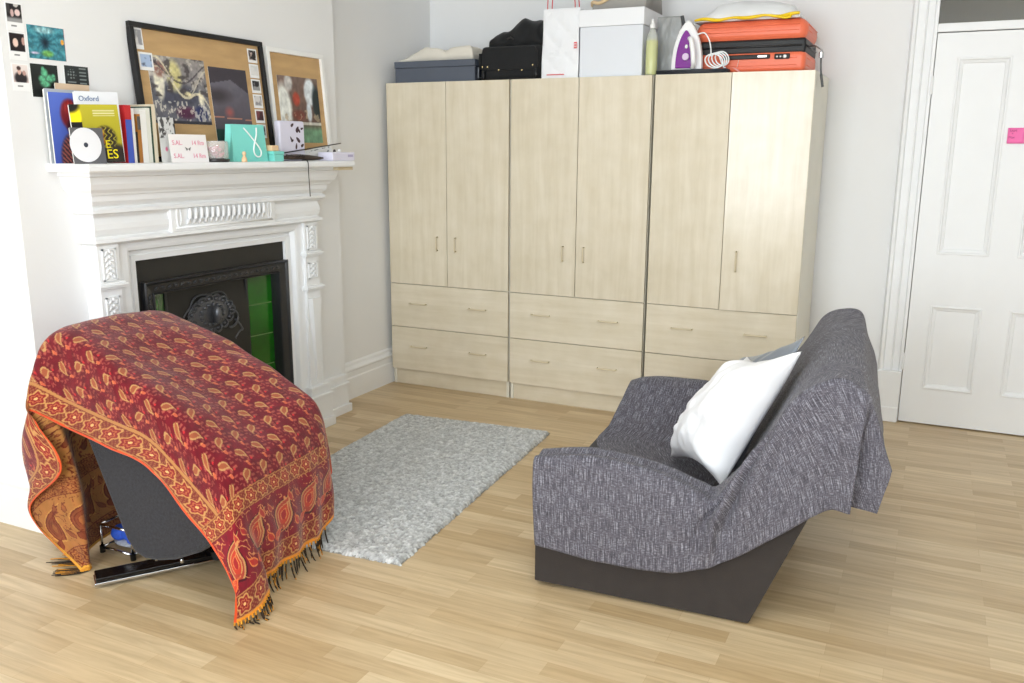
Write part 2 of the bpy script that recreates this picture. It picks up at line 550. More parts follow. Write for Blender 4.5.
# ================================================================== wardrobes
def wardrobe(name, label, x0, x1, handles, ajar=0.0, leans=0.0, dy=0.0):
    Y0 = 4.57 + dy
    z_d, z_m, z_p, zt = 0.643, 0.372, 0.100, 1.832
    t = thing(name, label, 'wardrobe', (x0, Y0, 0), group='maple wardrobes along the back wall')
    mb = MB()
    mb.box(x0, x0+0.018, Y0, 5.10, 0, zt); mb.box(x1-0.018, x1, Y0, 5.10, 0, zt)
    mb.box(x0+0.018, x1-0.018, Y0, 5.10, zt-0.018, zt)
    mb.box(x0+0.018, x1-0.018, 5.085, 5.10, 0, zt-0.018)
    mb.box(x0+0.018, x1-0.018, Y0+0.002, 5.085, z_d-0.012, z_d+0.006)
    mb.build('carcass', M_maple_side, t, bevel=0.001)
    MB().box(x0+0.018, x1-0.018, Y0+0.004, Y0+0.02, 0.0, z_p).build('plinth', M_maple_h, t, bevel=0.001)
    xm = (x0+x1)/2
    g = 0.0018
    M_handle = MATS.get('beige handle') or mat('beige handle', (212, 198, 168), rough=0.35)
    def bar(a, b, y):
        a = Vector(a); b = Vector(b); dd = (b-a).normalized()*0.012
        mb = MB()
        mb.tube([a + Vector((0, y, 0)), a + Vector((0, y-0.018, 0)), a + Vector((0, y-0.022, 0)) + dd*0.5, b + Vector((0, y-0.022, 0)) - dd*0.5, b + Vector((0, y-0.018, 0)), b + Vector((0, y, 0))], 0.0042, 8)
        return mb
    # doors
    for k, (a, b) in enumerate(((x0+g, xm-g), (xm+g, x1-g))):
        hx = handles[k]
        ang = ajar if k == 1 else leans
        if ang:
            piv = (b, Y0-0.002, 0) if k == 1 else (a, Y0-0.002, 0)
            # the leaf turns about its outer hinge
            leaf = MB().box(a-piv[0], b-piv[0], -0.018, 0.0, z_d+g, zt)
            dr = leaf.build('door', M_maple_v, bevel=0.0012)
            dr.parent = t; dr.location = Vector(piv) - t.location
            dr.rotation_euler = (0, 0, ang if k == 1 else -ang)
            if hx is not None:
                h = bar((hx[0]-piv[0], 0, hx[1]), (hx[0]-piv[0], 0, hx[2]), -0.018).build('handle', M_handle, smooth=True)
                h.parent = dr
        else:
            dr = MB().box(a, b, Y0-0.020, Y0-0.002, z_d+g, zt).build('door', M_maple_v, t, bevel=0.0012)
            if hx is not None:
                bar((hx[0], 0, hx[1]), (hx[0], 0, hx[2]), Y0-0.020).build('handle', M_handle, dr, smooth=True)
    for (z0, z1, zh) in ((z_m+g, z_d-g, 0.524), (z_p+0.001, z_m-g, 0.253)):
        dw = MB().box(x0+g, x1-g, Y0-0.020, Y0-0.002, z0, z1).build('drawer', M_maple_h, t, bevel=0.0012)
        for (ha, hb) in ((x0+0.145, x0+0.255), (x1-0.255, x1-0.145)):
            bar((ha, 0, zh), (hb, 0, zh), Y0-0.020).build('handle', M_handle, dw, smooth=True)
    return t
wardrobe('wardrobe', 'pale maple wardrobe in the corner beside the chimney alcove, under the grey storage box', -2.997, -2.186,
         [(-2.655, .86, .94), (-2.53, .86, .94)])
wardrobe('wardrobe', 'pale maple wardrobe in the middle of the row, under the white lidded box', -2.176, -1.368,
         [(-1.846, .845, .925), (-1.722, .845, .925)])
wardrobe('wardrobe', 'pale maple wardrobe under the orange suitcase, its door beside the white wall ajar', -1.352, -0.566,
         [None, (-0.885, .85, .95)], ajar=R(3.0), leans=R(0.9), dy=-0.005)
# ================================================================== fireplace surround
ZS = 1.393                                   # mantel shelf top
fp = thing('fireplace_surround', 'white painted wooden fireplace surround with carved pilasters and mantel shelf', 'fireplace', (XB, 2.98, 0))
def ya(d): return 2.38 - 0.8*d
def yb(d): return 3.575 + 1.0*d
def mitre(prof, y0=ya, y1=yb):
    """moulding swept round the two corners of the chimney piece; prof = [(projection, z)] top to bottom"""
    mb = MB(); V = []
    for d, z in prof:
        V.append([(XB, y0(d), z), (XB+d, y0(d), z), (XB+d, y1(d), z), (XB, y1(d), z)])
    for i in range(len(V)-1):
        for k in range(3):
            mb.add([V[i][k], V[i][k+1], V[i+1][k+1], V[i+1][k]], [(0, 1, 2, 3)])
    mb.add(V[0], [(0, 1, 2, 3)]); mb.add(V[-1], [(3, 2, 1, 0)])
    return mb
mitre([(0.212, ZS), (0.219, ZS-.004), (0.222, ZS-.010), (0.222, ZS-.024), (0.218, ZS-.030), (0.205, ZS-.031), (0.0, ZS-.031)]).build('mantel_shelf', M_trim, fp)
mitre([(0.17, ZS-.031), (0.172, ZS-.045), (0.160, ZS-.050), (0.155, ZS-.075), (0.146, ZS-.095), (0.132, ZS-.108), (0.128, ZS-.116), (0.118, ZS-.118), (0.116, ZS-.140),
       (0.108, ZS-.152), (0.100, ZS-.158), (0.096, ZS-.163), (0.112, ZS-.172), (0.112, ZS-.184), (0.090, ZS-.192), (0.085, ZS-.200),
       (0.0, ZS-.200)]).build('cornice', M_trim, fp)
mitre([(0.080, ZS-.200), (0.081, 1.186), (0.088, 1.165), (0.090, 1.145), (0.086, 1.128), (0.080, 1.118), (0.084, 1.114), (0.098, 1.108), (0.100, 1.096), (0.088, 1.090), (0.080, 1.086), (0.0, 1.086)]).build('frieze', M_trim, fp)
# bare timber batten showing under the far end of the shelf
MB().box(XB, XB+0.20, 3.68, 3.805, ZS-.047, ZS-.0315).build('batten', mat('bare pine batten', (208, 192, 160), rough=.6, vary=.05), fp)['label'] = 'unpainted timber batten'
# fluted tablet in the middle of the frieze
mb = MB()
mb.box(XB+.07, XB+.098, 2.672, 3.315, 1.108, 1.226)
o = mb.build('tablet', M_trim, fp, bevel=0.006, seg=3)
mb = MB()
for k in range(15):
    y = 2.765 + 0.455*k/14
    pts = []
    for q in range(9):
        s = q/8
        pts.append((XB+.099+.010*math.sin(math.pi*s)**.6, y - 0.008 + 0.016*s, 1.138 + 0.068*s))
    mb.tube(pts, [0.004+0.0055*math.sin(math.pi*q/8)**.5 for q in range(9)], 8)
for z in (1.126, 1.216):
    mb.tube([(XB+.099, 2.70, z), (XB+.099, 3.29, z)], 0.005, 8)
for y in (2.715, 3.272):
    mb.tube([(XB+.099, y+.012*math.sin(t), 1.171+.040*math.cos(t)) for t in np.linspace(0, 2*math.pi, 17)], 0.0045, 6)
mb.build('fluting', M_trim, o, smooth=True)

def pilaster(y0, y1):
    p = MB().box(XB, XB+.080, y0, y1, 0.0, 1.086).build('pilaster', M_trim, fp, bevel=.002)
    yc = (y0+y1)/2; w = (y1-y0)
    xf = XB+.080
    # carved panels
    def carved(z0, z1, n):
        mb = MB(); a, b = y0+.018, y1-.018
        for (c0, c1, d0, d1) in ((a, b, z0, z0+.006), (a, b, z1-.006, z1), (a, a+.006, z0, z1), (b-.006, b, z0, z1)):
            mb.box(xf-.002, xf+.006, c0, c1, d0, d1)
        for k in range(n):
            z = z0+.018+(z1-z0-.036)*k/max(1, n-1)
            for sgn in (-1, 1):
                rot = Matrix.Rotation(sgn*R(38), 3, 'X')
                mb.blob((xf+.001, yc+sgn*.014, z), (.008, .0065, .015), 6, rot=rot)
            mb.blob((xf+.002, yc, z+.008), (.009, .006, .009), 6)
            mb.tube([(xf+.003, yc+.024*math.cos(t), z+.010*math.sin(t)) for t in np.linspace(0.4, 5.6, 10)], .0028, 5)
        mb.build('carved_panel', M_trim, p, smooth=False)
    carved(.948, 1.072, 5)
    carved(.800, .885, 3)
    for z in (.918, .742):
        V = MB()
        for dz, e in ((0, .016), (.008, .022), (.016, .012)):
            V.box(xf-.03, xf+e, y0-e*.8, y1+e*.8, z+dz, z+dz+.009)
        V.build('ledge', M_trim, p, bevel=.002)
    # long tapering drop below the ledges
    mb = MB()
    L_ = []; 
    for s in np.linspace(0, 1, 14):
        z = .70 - .44*s
        hw = (.040*(1-s)**1.3 + .010)
        L_.append((z, hw))
    V = [(xf-.001, yc-h, z) for z, h in L_] + [(xf-.001, yc+h, z) for z, h in L_[::-1]]
    Vf = [(xf+.008+.012*(1-k/13), yc-h*.72, z) for k, (z, h) in enumerate(L_)] + [(xf+.008+.012*(k/13), yc+h*.72, z) for k, (z, h) in enumerate(L_[::-1])]
    n = len(V)
    mb.add(V+Vf, [(i, (i+1) % n, (i+1) % n+n, i+n) for i in range(n)])
    for k in range(13):
        mb.add([Vf[k], Vf[k+1], Vf[n-2-k], Vf[n-1-k]], [(0, 1, 2, 3)])
    mb.build('tapered_drop', M_trim, p)
    return p
pilaster(2.318, 2.418)
pilaster(3.545, 3.652)
# plinth blocks
for y0, y1 in ((2.305, 2.43), (3.535, 3.665)):
    mb = MB()
    for z0, z1, e in ((0, .05, .040), (.05, .17, .028), (.17, .185, .036), (.185, .215, .018), (.215, .235, .024)):
        mb.box(XB, XB+.080+e, y0-e*.7, y1+e*.7, z0, z1)
    mb.build('plinth_block', M_trim, fp, bevel=.003)
# side block between the pilaster and the corner of the breast
mb = MB()
for z0, z1, e in ((0, .045, .052), (.045, .155, .036), (.155, .168, .044), (.168, .195, .028), (.195, .215, .032)):
    mb.box(XB, XB+e, 3.69, 3.915+e*.4, z0, z1)
mb.build('skirting_block', M_trim, fp, bevel=.002)
# moulded frame round the opening
OY0, OY1, OZ = 2.53, 3.445, 1.004
def opening_frame(prof):
    mb = MB(); V = []
    for w, d in prof:
        V.append([(XB+d, OY0-w, 0.0), (XB+d, OY0-w, OZ+w), (XB+d, OY1+w, OZ+w), (XB+d, OY1+w, 0.0)])
    for i in range(len(V)-1):
        for k in range(3):
            mb.add([V[i][k], V[i][k+1], V[i+1][k+1], V[i+1][k]], [(0, 1, 2, 3)])
    return mb
opening_frame([(0.0, -.03), (0.0, .036), (.022, .040), (.026, .032), (.040, .036), (.048, .058), (.060, .062), (.084, .062), (.110, .066), (.112, .02)]).build('inner_frame', M_trim, fp)

# ================================================================== cast iron insert
M_iron = mat('black cast iron', (30, 31, 33), rough=0.30, metal=0.0, spec=0.7, vary=0.12, vscale=30, bump=0.15, bscale=90)
M_iron_m = mat('matt black slate', (38, 36, 32), rough=0.55, vary=0.08, vscale=14)
M_tile = mat('green glazed tile', (20, 92, 14), rough=0.10, spec=0.6, vary=0.30, vscale=9, coat=0.5)
M_grout = mat('pale grout', (120, 150, 90), rough=0.8)
ins = thing('fireplace_insert', 'black cast iron fireplace insert with green tiles and a scrolled hood', 'fireplace insert', (XB, 2.98, 0))
mb = MB()
xb = XB + .022
mb.box(xb-.03, xb, OY0+.001, OY1-.001, .905, OZ-.001)
mb.box(xb-.03, xb, OY0+.001, 2.575, 0, .905); mb.box(xb-.03, xb, 3.435, OY1-.001, 0, .905)
mb.build('slate_slip', M_iron_m, ins)
def insert_frame(prof, y0, y1, z1):
    mb = MB(); V = []
    for w, x in prof:
        V.append([(x, y0+w, 0.0), (x, y0+w, z1-w), (x, y1-w, z1-w), (x, y1-w, 0.0)])
    for i in range(len(V)-1):
        for k in range(3):
            mb.add([V[i][k], V[i][k+1], V[i+1][k+1], V[i+1][k]], [(0, 1, 2, 3)])
    return mb
fr = insert_frame([(0, xb-.02), (0, xb+.022), (.006, xb+.028), (.012, xb+.022), (.016, xb+.016), (.050, xb+.010), (.054, xb+.016), (.060, xb+.012), (.064, xb-.012), (.064, xb-.05)],
                  2.556, 3.452, .912).build('iron_frame', M_iron, ins)
mb = MB()
for k in range(13):      # cast leaf ornament along the near jamb and the head
    z = .845-.042*k
    mb.blob((xb+.014, 2.556+.033, z), (.006, .010, .014), 6, rot=Matrix.Rotation(R(25 if k % 2 else -25), 3, 'X'))
    mb.blob((xb+.014, 2.556+.033+(.008 if k % 2 else -.008), z-.02), (.005, .006, .008), 5)
for k in range(22):
    y = 2.625+.036*k
    rr = R(65 if k % 2 else 115)
    mb.blob((xb+.014, y, .912-.033), (.005, .007, .012), 6, rot=Matrix.Rotation(rr, 3, 'X'))
mb.build('leaf_ornament', mat('rubbed cast iron', (56, 57, 60), rough=.34, metal=.35), fr, smooth=True)
# hood plate and arched cheeks
HY0, HY1, HX = 2.735, 3.235, XB-.045
mb = MB()
V = []
for s in np.linspace(0, 1, 11):
    z = .85 - .85*s
    V.append((z, HX + .018*math.sin(math.pi*min(1, s*1.6))))
for i in range(10):
    z0, x0 = V[i]; z1, x1 = V[i+1]
    mb.add([(x0, HY0, z0), (x0, HY1, z0), (x1, HY1, z1), (x1, HY0, z1)], [(0, 1, 2, 3)])
mb.box(HX-.02, HX-.01, HY0-.08, HY1+.08, 0, .88)
mb.box(HX-.02, xb-.02, 2.60, 3.40, .846, .90)
mb.build('hood', M_iron_m, ins)
for y in (HY0, HY1):
    MB().box(HX-.01, HX+.012, y-.008, y+.008, 0, .845).build('hood_edge', M_iron, ins, bevel=.003)
# scrolled cartouche
oy, oz, ox = 2.985, .706, HX+.012
mb = MB()
n = 15
for k in range(n):
    t = 2*math.pi*k/n
    py, pz = oy+.112*math.cos(t)*(1+.10*math.cos(2*t)), oz+.072*math.sin(t)
    mb.tube([(ox+.012, py+.022*math.cos(q), pz+.018*math.sin(q)) for q in np.linspace(t-2.0, t+2.0, 10)], .0055, 6)
    mb.blob((ox+.008, py, pz), (.012, .011, .010), 6)
    py2, pz2 = oy+.070*math.cos(t+.2), oz+.046*math.sin(t+.2)
    mb.blob((ox+.012, py2, pz2), (.013, .010, .008), 6, rot=Matrix.Rotation(t, 3, 'X'))
V = [(ox+.0, oy+.150*math.cos(t)*(1+.07*math.cos(6*t)), oz+.098*math.sin(t)*(1+.07*math.cos(6*t))) for t in np.linspace(0, 2*math.pi, 61)]
mb.tube(V, .0045, 6)
V2 = [(ox+.010, oy+.050*math.cos(t), oz+.038*math.sin(t)) for t in np.linspace(0, 2*math.pi, 31)]
mb.tube(V2, .006, 6)
mb.blob((ox+.0, oy, oz), (.016, .135, .085), 14)
for sgn in (-1, 1):
    mb.tube([(ox+.012, oy+sgn*(.135+.03*math.sin(q)), oz-.02-.035*q/3.0+.02*math.cos(q)) for q in np.linspace(0, 4.5, 14)], .006, 6)
    mb.tube([(ox+.004, oy+sgn*(.150+.05*math.sin(q*.8)), oz-.06-.020*q+.012*math.cos(2*q)) for q in np.linspace(0, 4, 14)], .0055, 6)
M_pol = mat('worn polished iron', (92, 93, 97), rough=.30, metal=.55, vary=.15, vscale=30)
mb.build('hood_cartouche', M_pol, ins, smooth=True)
MB().blob((ox+.034, oy+.008, oz-.002), (.024, .019, .044), 12).build('hood_knob', M_pol, ins, smooth=True)
# splayed tile panels, four tiles showing on each side
def tiles(ya_, xa_, yb_, xb_, name):
    a = np.array([xa_, ya_, 0]); b = np.array([xb_, yb_, 0])
    r_ = b-a; L_ = np.linalg.norm(r_); r_ /= L_
    nn = np.array([r_[1], -r_[0], 0]);  nn = nn if nn[0] > 0 else -nn
    mb = MB()
    mb.obox(a-nn*.008, r_*L_, nn*.006, (0, 0, .86), 1)
    z = .856
    while z > 0.02:
        h = .150
        mb.obox(a+r_*.002-nn*.002+np.array([0, 0, max(0, z-h)]), r_*(L_-.004), nn*.005, (0, 0, min(h, z)-.0), 0)
        z -= h+.005
    mb.build(name, [M_tile, M_grout], ins, bevel=.002)
tiles(2.62, xb-.04, HY0-.008, HX+.004, 'tile_panel')
tiles(HY1+.008, HX+.004, 3.392, xb-.04, 'tile_panel')

# ================================================================== prints on the chimney breast
UY = (0, 1, 0); UZ = (0, 0, 1)
def mixc(a, b, m):
    m = np.asarray(m)[:, None]; return np.asarray(a, float)*(1-m)+np.asarray(b, float)*m
def blob2(s, t, cx, cy, rx, ry, soft=.15):
    d = np.sqrt(((s-cx)/rx)**2+((t-cy)/ry)**2)
    return np.clip((1-d)/soft, 0, 1)
def instant(fn):
    """white bordered instant print: picture above a wide lower margin"""
    def f(s, t):
        inside = (s > .07) & (s < .93) & (t > .30) & (t < .96)
        c = fn((s-.07)/.86, (t-.30)/.66)
        mark = (np.abs(t-.17) < .025) & (s > .25) & (s < .6) & (np.sin(s*160) > -.2)
        c0 = np.where(mark[:, None], 130., 240.)*np.ones(3)
        return np.where(inside[:, None], c, c0)
    return f
def pic_a(s, t):
    c = mixc((22, 18, 20), (150, 150, 150), np.clip((.35-t)*6, 0, 1))
    c = mixc(c, (232, 205, 200), blob2(s, t, .72, .55, .2, .2)); c = mixc(c, (205, 175, 170), blob2(s, t, .36, .5, .13, .22))
    c = mixc(c, (60, 55, 55), blob2(s, t, .1, .75, .15, .3)); return mixc(c, (200, 196, 190), blob2(s, t, .65, .95, .18, .12))
def pic_b(s, t):
    c = mixc((26, 14, 18), (30, 20, 24), s)
    c = mixc(c, (235, 205, 190), blob2(s, t, .38, .48, .2, .26)); return mixc(c, (190, 150, 140), blob2(s, t, .93, .6, .14, .24))
def pic_c(s, t):
    c = mixc((205, 185, 180), (235, 225, 220), t)
    c = mixc(c, (40, 34, 38), blob2(s, t, .5, .25, .5, .42, .3)); c = mixc(c, (215, 175, 160), blob2(s, t, .42, .62, .14, .2))
    c = mixc(c, (190, 150, 140), blob2(s, t, .75, .55, .12, .16)); return mixc(c, (70, 50, 48), blob2(s, t, .40, .80, .16, .12))
for nm, z, fn in (('instant print of two pale faces above a grey floor, topmost in the wall column', 1.930, pic_a),
                  ('instant print of a pale face on near black, middle of the wall column', 1.834, pic_b),
                  ('instant print of two people in dark coats, lowest in the wall column', 1.730, pic_c)):
    o = sheet('instant_photo', (XB+.0013, 2.108, z-.088), UY, UZ, .064, .092, 26, 38, instant(fn), origin=(XB+.001, 2.14, z-.05), thick=.0012)
    tag(o, nm, 'photo', 'instant photos on the chimney breast')
def pic_station(s, t):
    u, v = (s-.46)*1.4, t-.52
    a = np.arctan2(v, u); r_ = np.hypot(u, v)
    c = mixc((30, 92, 110), (90, 165, 176), .5+.35*np.sin(a*13+np.sin(r_*9))*np.clip(fbm(s*7, t*7, 2)*1.6, 0, 1))
    c = mixc(c, (8, 36, 52), blob2(s, t, .46, .52, .18, .26, .8))
    c = mixc(c, (190, 225, 228), np.clip(blob2(s, t, .45, .88, .33, .13, .5)*(.4+.6*fbm(s*20, t*8, 3)), 0, 1))
    c = mixc(c, (110, 170, 90), blob2(s, t, .50, .18, .2, .13, .5)); c = mixc(c, (200, 190, 215), blob2(s, t, .16, .17, .16, .05, .6))
    c = mixc(c, (225, 160, 60), blob2(s, t, .93, .58, .05, .09)); c = mixc(c, (205, 80, 70), (s > .985)*.7)
    return c*(.7+.6*fbm(s*24, t*18, 5)[:, None])
o = sheet('photo_print', (XB+.0013, 2.181, 1.757), UY, UZ, .148, .113, 60, 46, pic_station, origin=(XB+.001, 2.25, 1.81), thick=.0012)
tag(o, 'turquoise photo print of a long glazed hall taped to the white wall', 'photo', 'photo prints on the chimney breast')
def pic_plant(s, t):
    c = mixc((16, 18, 18), (34, 40, 38), t)
    m = np.zeros_like(s)
    for cx, cy, rx, ry in ((.5, .72, .16, .2), (.4, .56, .17, .14), (.68, .58, .2, .16), (.5, .42, .24, .14), (.82, .62, .1, .14), (.45, .85, .08, .12)):
        m = np.maximum(m, blob2(s, t, cx, cy, rx, ry, .5))
    c = mixc(c, (105, 200, 150), m*np.clip(.3+1.1*fbm(s*14, t*16, 8), 0, 1))
    return mixc(c, (120, 135, 128), blob2(s, t, .5, .1, .14, .24, .4))
o = sheet('photo_print', (XB+.0013, 2.179, 1.625), UY, UZ, .108, .114, 44, 46, pic_plant, origin=(XB+.001, 2.23, 1.68), thick=.0012)
tag(o, 'black photo print with a pale green carved figure, behind the blue magazine', 'photo', 'photo prints on the chimney breast')
def pic_board(s, t):
    c = mixc((30, 34, 36), (44, 50, 50), t)
    w = ((np.abs(np.sin(t*16)) > .86) & (s > .62) & (s < .9)) | ((np.hypot((s-.3)*1.5, t-.55) < .26) & (np.sin(s*55)+np.sin(t*40) > .6)) | ((np.abs(t-.12) < .04) & (s > .1) & (s < .45))
    return mixc(c, (150, 160, 158), w*.8)
o = sheet('photo_print', (XB+.0013, 2.316, 1.678), UY, UZ, .102, .066, 46, 30, pic_board, origin=(XB+.001, 2.36, 1.71), thick=.0012)
tag(o, 'dark photo print of chalk drawings, above the white magazine', 'photo', 'photo prints on the chimney breast')

# ================================================================== pinboards leaning on the wall
M_cork = mat('cork board', (190, 156, 110), rough=0.85, vary=0.10, vscale=26, bump=0.2, bscale=300, stretch=(1, .25, 1))
M_blackframe = mat('black painted frame', (22, 22, 24), rough=0.45)
M_whiteframe = mat('white painted frame', (238, 238, 236), rough=0.45)
def pinboard(name, label, y0, y1, xb_, xt, zt, fw, fd, mframe, z0=ZS+.0035):
    t = thing(name, label, 'pinboard', (xb_, (y0+y1)/2, z0))
    up = np.array([xt-xb_, 0, zt-z0]); H_ = np.linalg.norm(up); up = up/H_
    rt = np.array([0, 1.0, 0]); nn = np.cross(rt, up)
    o_ = np.array([xb_, y0, z0]); W_ = y1-y0
    mb = MB()
    mb.obox(o_, rt*W_, up*fw, -nn*fd); mb.obox(o_+up*(H_-fw), rt*W_, up*fw, -nn*fd)
    mb.obox(o_+up*fw, rt*fw, up*(H_-2*fw), -nn*fd); mb.obox(o_+up*fw+rt*(W_-fw), rt*fw, up*(H_-2*fw), -nn*fd)
    mb.build('frame', mframe, t, bevel=.0015)
    mb = MB(); mb.obox(o_+up*fw+rt*fw-nn*fd*.95, rt*(W_-2*fw), up*(H_-2*fw), nn*fd*.35)
    mb.build('cork', M_cork, t)
    base = o_ - nn*(fd*.60-.0016)
    return t, base, rt, up, nn, W_, H_
pb, bo, br_, bu, bn, bw, bh = pinboard('pinboard', 'large cork pinboard in a black frame leaning on the chimney breast', 2.612, 3.376, -2.848, -2.902, 1.936, .020, .026, M_blackframe)
def on_board(B, t_, name, fn, s0, s1, z0, z1, nx, ny):
    bo, br_, bu = B
    return sheet(name, bo + br_*s0 + bu*z0, br_, bu, s1-s0, z1-z0, nx, ny, fn, origin=None, thick=.0012)
def poster_mural(s, t):
    c = mixc((96, 98, 112), (148, 142, 138), t)
    c = mixc(c, (70, 72, 88), blob2(s, t, .45, .42, .5, .22, .4))
    c = mixc(c, (225, 220, 200), np.clip(blob2(s, t, .15, .62, .10, .32, .3), 0, 1)); c = mixc(c, (205, 196, 138), blob2(s, t, .42, .72, .16, .28, .4))
    c = mixc(c, (150, 110, 100), blob2(s, t, .18, .8, .12, .14, .4)); c = mixc(c, (226, 214, 170), blob2(s, t, .62, .44, .1, .07, .4))
    c = mixc(c, (235, 228, 205), blob2(s, t, .86, .40, .06, .16, .4)); c = mixc(c, (80, 34, 66), blob2(s, t, .56, .17, .22, .12, .5)); c = mixc(c, (38, 46, 92), blob2(s, t, .82, .16, .14, .16, .4))
    c = mixc(c, (236, 230, 214), ((fbm(s*26, t*16, 31) > .60) & (t < .34) & (t > .04))*.7)
    c = mixc(c, (66, 60, 62), np.clip((fbm(s*9, t*10, 12)-.54)*7, 0, .8)*(t > .40)); c = mixc(c, (222, 212, 182), (np.abs(t-.96+.75*s-.14*np.sin(s*9)) < .022)*.85); c = mixc(c, (214, 206, 178), (np.abs(t-.62-.22*np.sin(s*7+.6)) < .014)*.7); c = mixc(c, (60, 54, 60), (np.abs(t-.80-.18*np.sin(s*5+2)) < .016)*.7); c = mixc(c, (208, 200, 190), np.clip((fbm(s*16, t*14, 15)-.56)*8, 0, .7)*(t > .5))
    c = mixc(c, (30, 28, 36), (t < .05)*.7)
    return c*(.82+.36*fbm(s*26, t*22, 9)[:, None])
B1 = (bo, br_, bu)
o = on_board(B1, pb, 'poster', poster_mural, .075, .385, .155, .425, 90, 78)
tag(o, 'colourful print of a painted dome pinned to the black framed corkboard', 'poster', 'prints pinned to the boards'); 
def poster_dusk(s, t):
    c = mixc((84, 78, 88), (112, 110, 122), np.clip((t-.25)*1.3, 0, 1))
    c = mixc(c, (52, 46, 54), (t > .78+.12*s-.25*(s > .55)*(s-.55)*2)*.85); c = mixc(c, (62, 56, 62), blob2(s, t, .15, .62, .5, .14, .7))
    c = mixc(c, (200, 90, 80), blob2(s, t, .42, .40, .16, .10, .9)*.7); c = mixc(c, (205, 140, 110), (np.abs(t-.335+.03*s) < .006)*.9)
    c = mixc(c, (22, 60, 52), (t < .16)*(s < .5)*.85); c = mixc(c, (20, 22, 26), (t < .16)*(s >= .5)*.6)
    return c*(.93+.14*fbm(s*10, t*14, 19)[:, None])
o = on_board(B1, pb, 'poster', poster_dusk, .405, .640, .085, .405, 60, 70)
tag(o, 'dusky grey print with a red glow pinned to the black framed corkboard', 'poster', 'prints pinned to the boards')
def small(seed, base, dark):
    def f(s, t):
        ins_ = (s > .12) & (s < .88) & (t > .2) & (t < .9)
        c = mixc(base, dark, np.clip((fbm(s*3+seed, t*3, seed)-.42)*7, 0, 1))
        return np.where(ins_[:, None], c, 238.)
    return f
cards = [('instant print of a pale room at the top left corner of the black framed corkboard', .024, .068, .440, .524, small(1, (214, 212, 210), (150, 150, 155))),
         ('pale blue instant print, second down the left edge of the black framed corkboard', .034, .104, .360, .430, small(2, (170, 190, 220), (28, 30, 50)))]
sx0, sx1 = .668, .728
for k, (lb, ba, dk) in enumerate((('instant print of a dark haired person, topmost of the strip on the black framed corkboard', (190, 170, 160), (26, 20, 22)),
                                  ('blank pale instant print, second down the strip on the black framed corkboard', (226, 224, 222), (214, 214, 212)),
                                  ('instant print of a dark street, third down the strip on the black framed corkboard', (150, 150, 150), (34, 32, 36)),
                                  ('pale grey instant print, fourth down the strip on the black framed corkboard', (214, 210, 208), (150, 148, 150)),
                                  ('dark red instant print, fifth down the strip on the black framed corkboard', (120, 60, 64), (60, 30, 36)),
                                  ('grey instant print of a pale shape, lowest of the strip on the black framed corkboard', (150, 148, 150), (60, 58, 62)))):
    z1 = .506-.068*k
    cards.append((lb, sx0, sx1, z1-.062, z1, small(10+k, ba, dk)))
for lb, a, b, z0, z1, fn in cards:
    o = sheet('instant_photo', bo + br_*a + bu*z0 + bn*.0016, br_, bu, b-a, z1-z0, 24, 24, fn, thick=.0014)
    tag(o, lb, 'photo', 'instant photos on the black framed board')
pw, wo, wr, wu, wn, ww, wh = pinboard('pinboard', 'smaller cork pinboard in a white frame leaning near the chimney corner', 3.404, 3.838, -2.862, -2.905, 1.922, .022, .022, M_whiteframe)
def poster_park(s, t):
    c = mixc((92, 66, 54), (120, 100, 92), t)
    c = mixc(c, (225, 226, 220), blob2(s, t, .1, .5, .22, .45, .3)); c = mixc(c, (220, 226, 230), blob2(s, t, .78, .78, .17, .24, .25)); c = mixc(c, (206, 214, 220), blob2(s, t, .72, .48, .08, .2, .4))
    c = mixc(c, (26, 40, 42), blob2(s, t, .93, .62, .13, .32, .4)); c = mixc(c, (200, 196, 192), blob2(s, t, .26, .9, .12, .15, .4)); c = mixc(c, (170, 70, 52), blob2(s, t, .42, .66, .11, .13, .4))
    c = mixc(c, (120, 60, 50), blob2(s, t, .45, .42, .2, .1, .5)); c = mixc(c, (110, 152, 120), np.clip((.30-t)*9, 0, 1)); c = mixc(c, (226, 228, 218), (np.abs(t-.29) < .02)*.8)
    c = mixc(c, (190, 170, 140), ((fbm(s*14, t*10, 41) > .6) & (t > .28) & (t < .5))*.7)
    return c*(.8+.4*fbm(s*18, t*14, 44)[:, None])
o = sheet('poster', wo + wr*.066 + wu*.085, wr, wu, .308, .318, 70, 72, poster_park, thick=.0012)
tag(o, 'print of a tree and green lawn pinned to the white framed corkboard', 'poster', 'prints pinned to the boards')
# ================================================================== things on the mantel shelf
def magazine(name, label, cat, o, yaw, lean, w, h, th, fn, roll=0.0, nx=60, ny=80, pages=(236, 234, 228), group=None, kind='cover'):
    """standing magazine: printed cover (front), page block behind it. o = bottom left corner of the cover"""
    t = thing(name, label, cat, tuple(o), group=group)
    r = np.array([math.sin(yaw), math.cos(yaw), 0.0]); up = np.array([0, 0, 1.0])
    n = np.cross(r, up)
    up = up*math.cos(lean) - n*math.sin(lean)
    r2 = r*math.cos(roll) + up*math.sin(roll); up = up*math.cos(roll) - r*math.sin(roll); r = r2
    n = np.cross(r, up)
    o = np.array(o, float)
    MB().obox(o - n*(th), r*(w-.002), up*(h-.003), n*(th-.0008)).build('pages', mat('page edges %d' % pages[0], pages, rough=.8), t)
    sheet(kind, o, r, up, w, h, nx, ny, fn, t, thick=.0012)
    return t, o, r, up, n
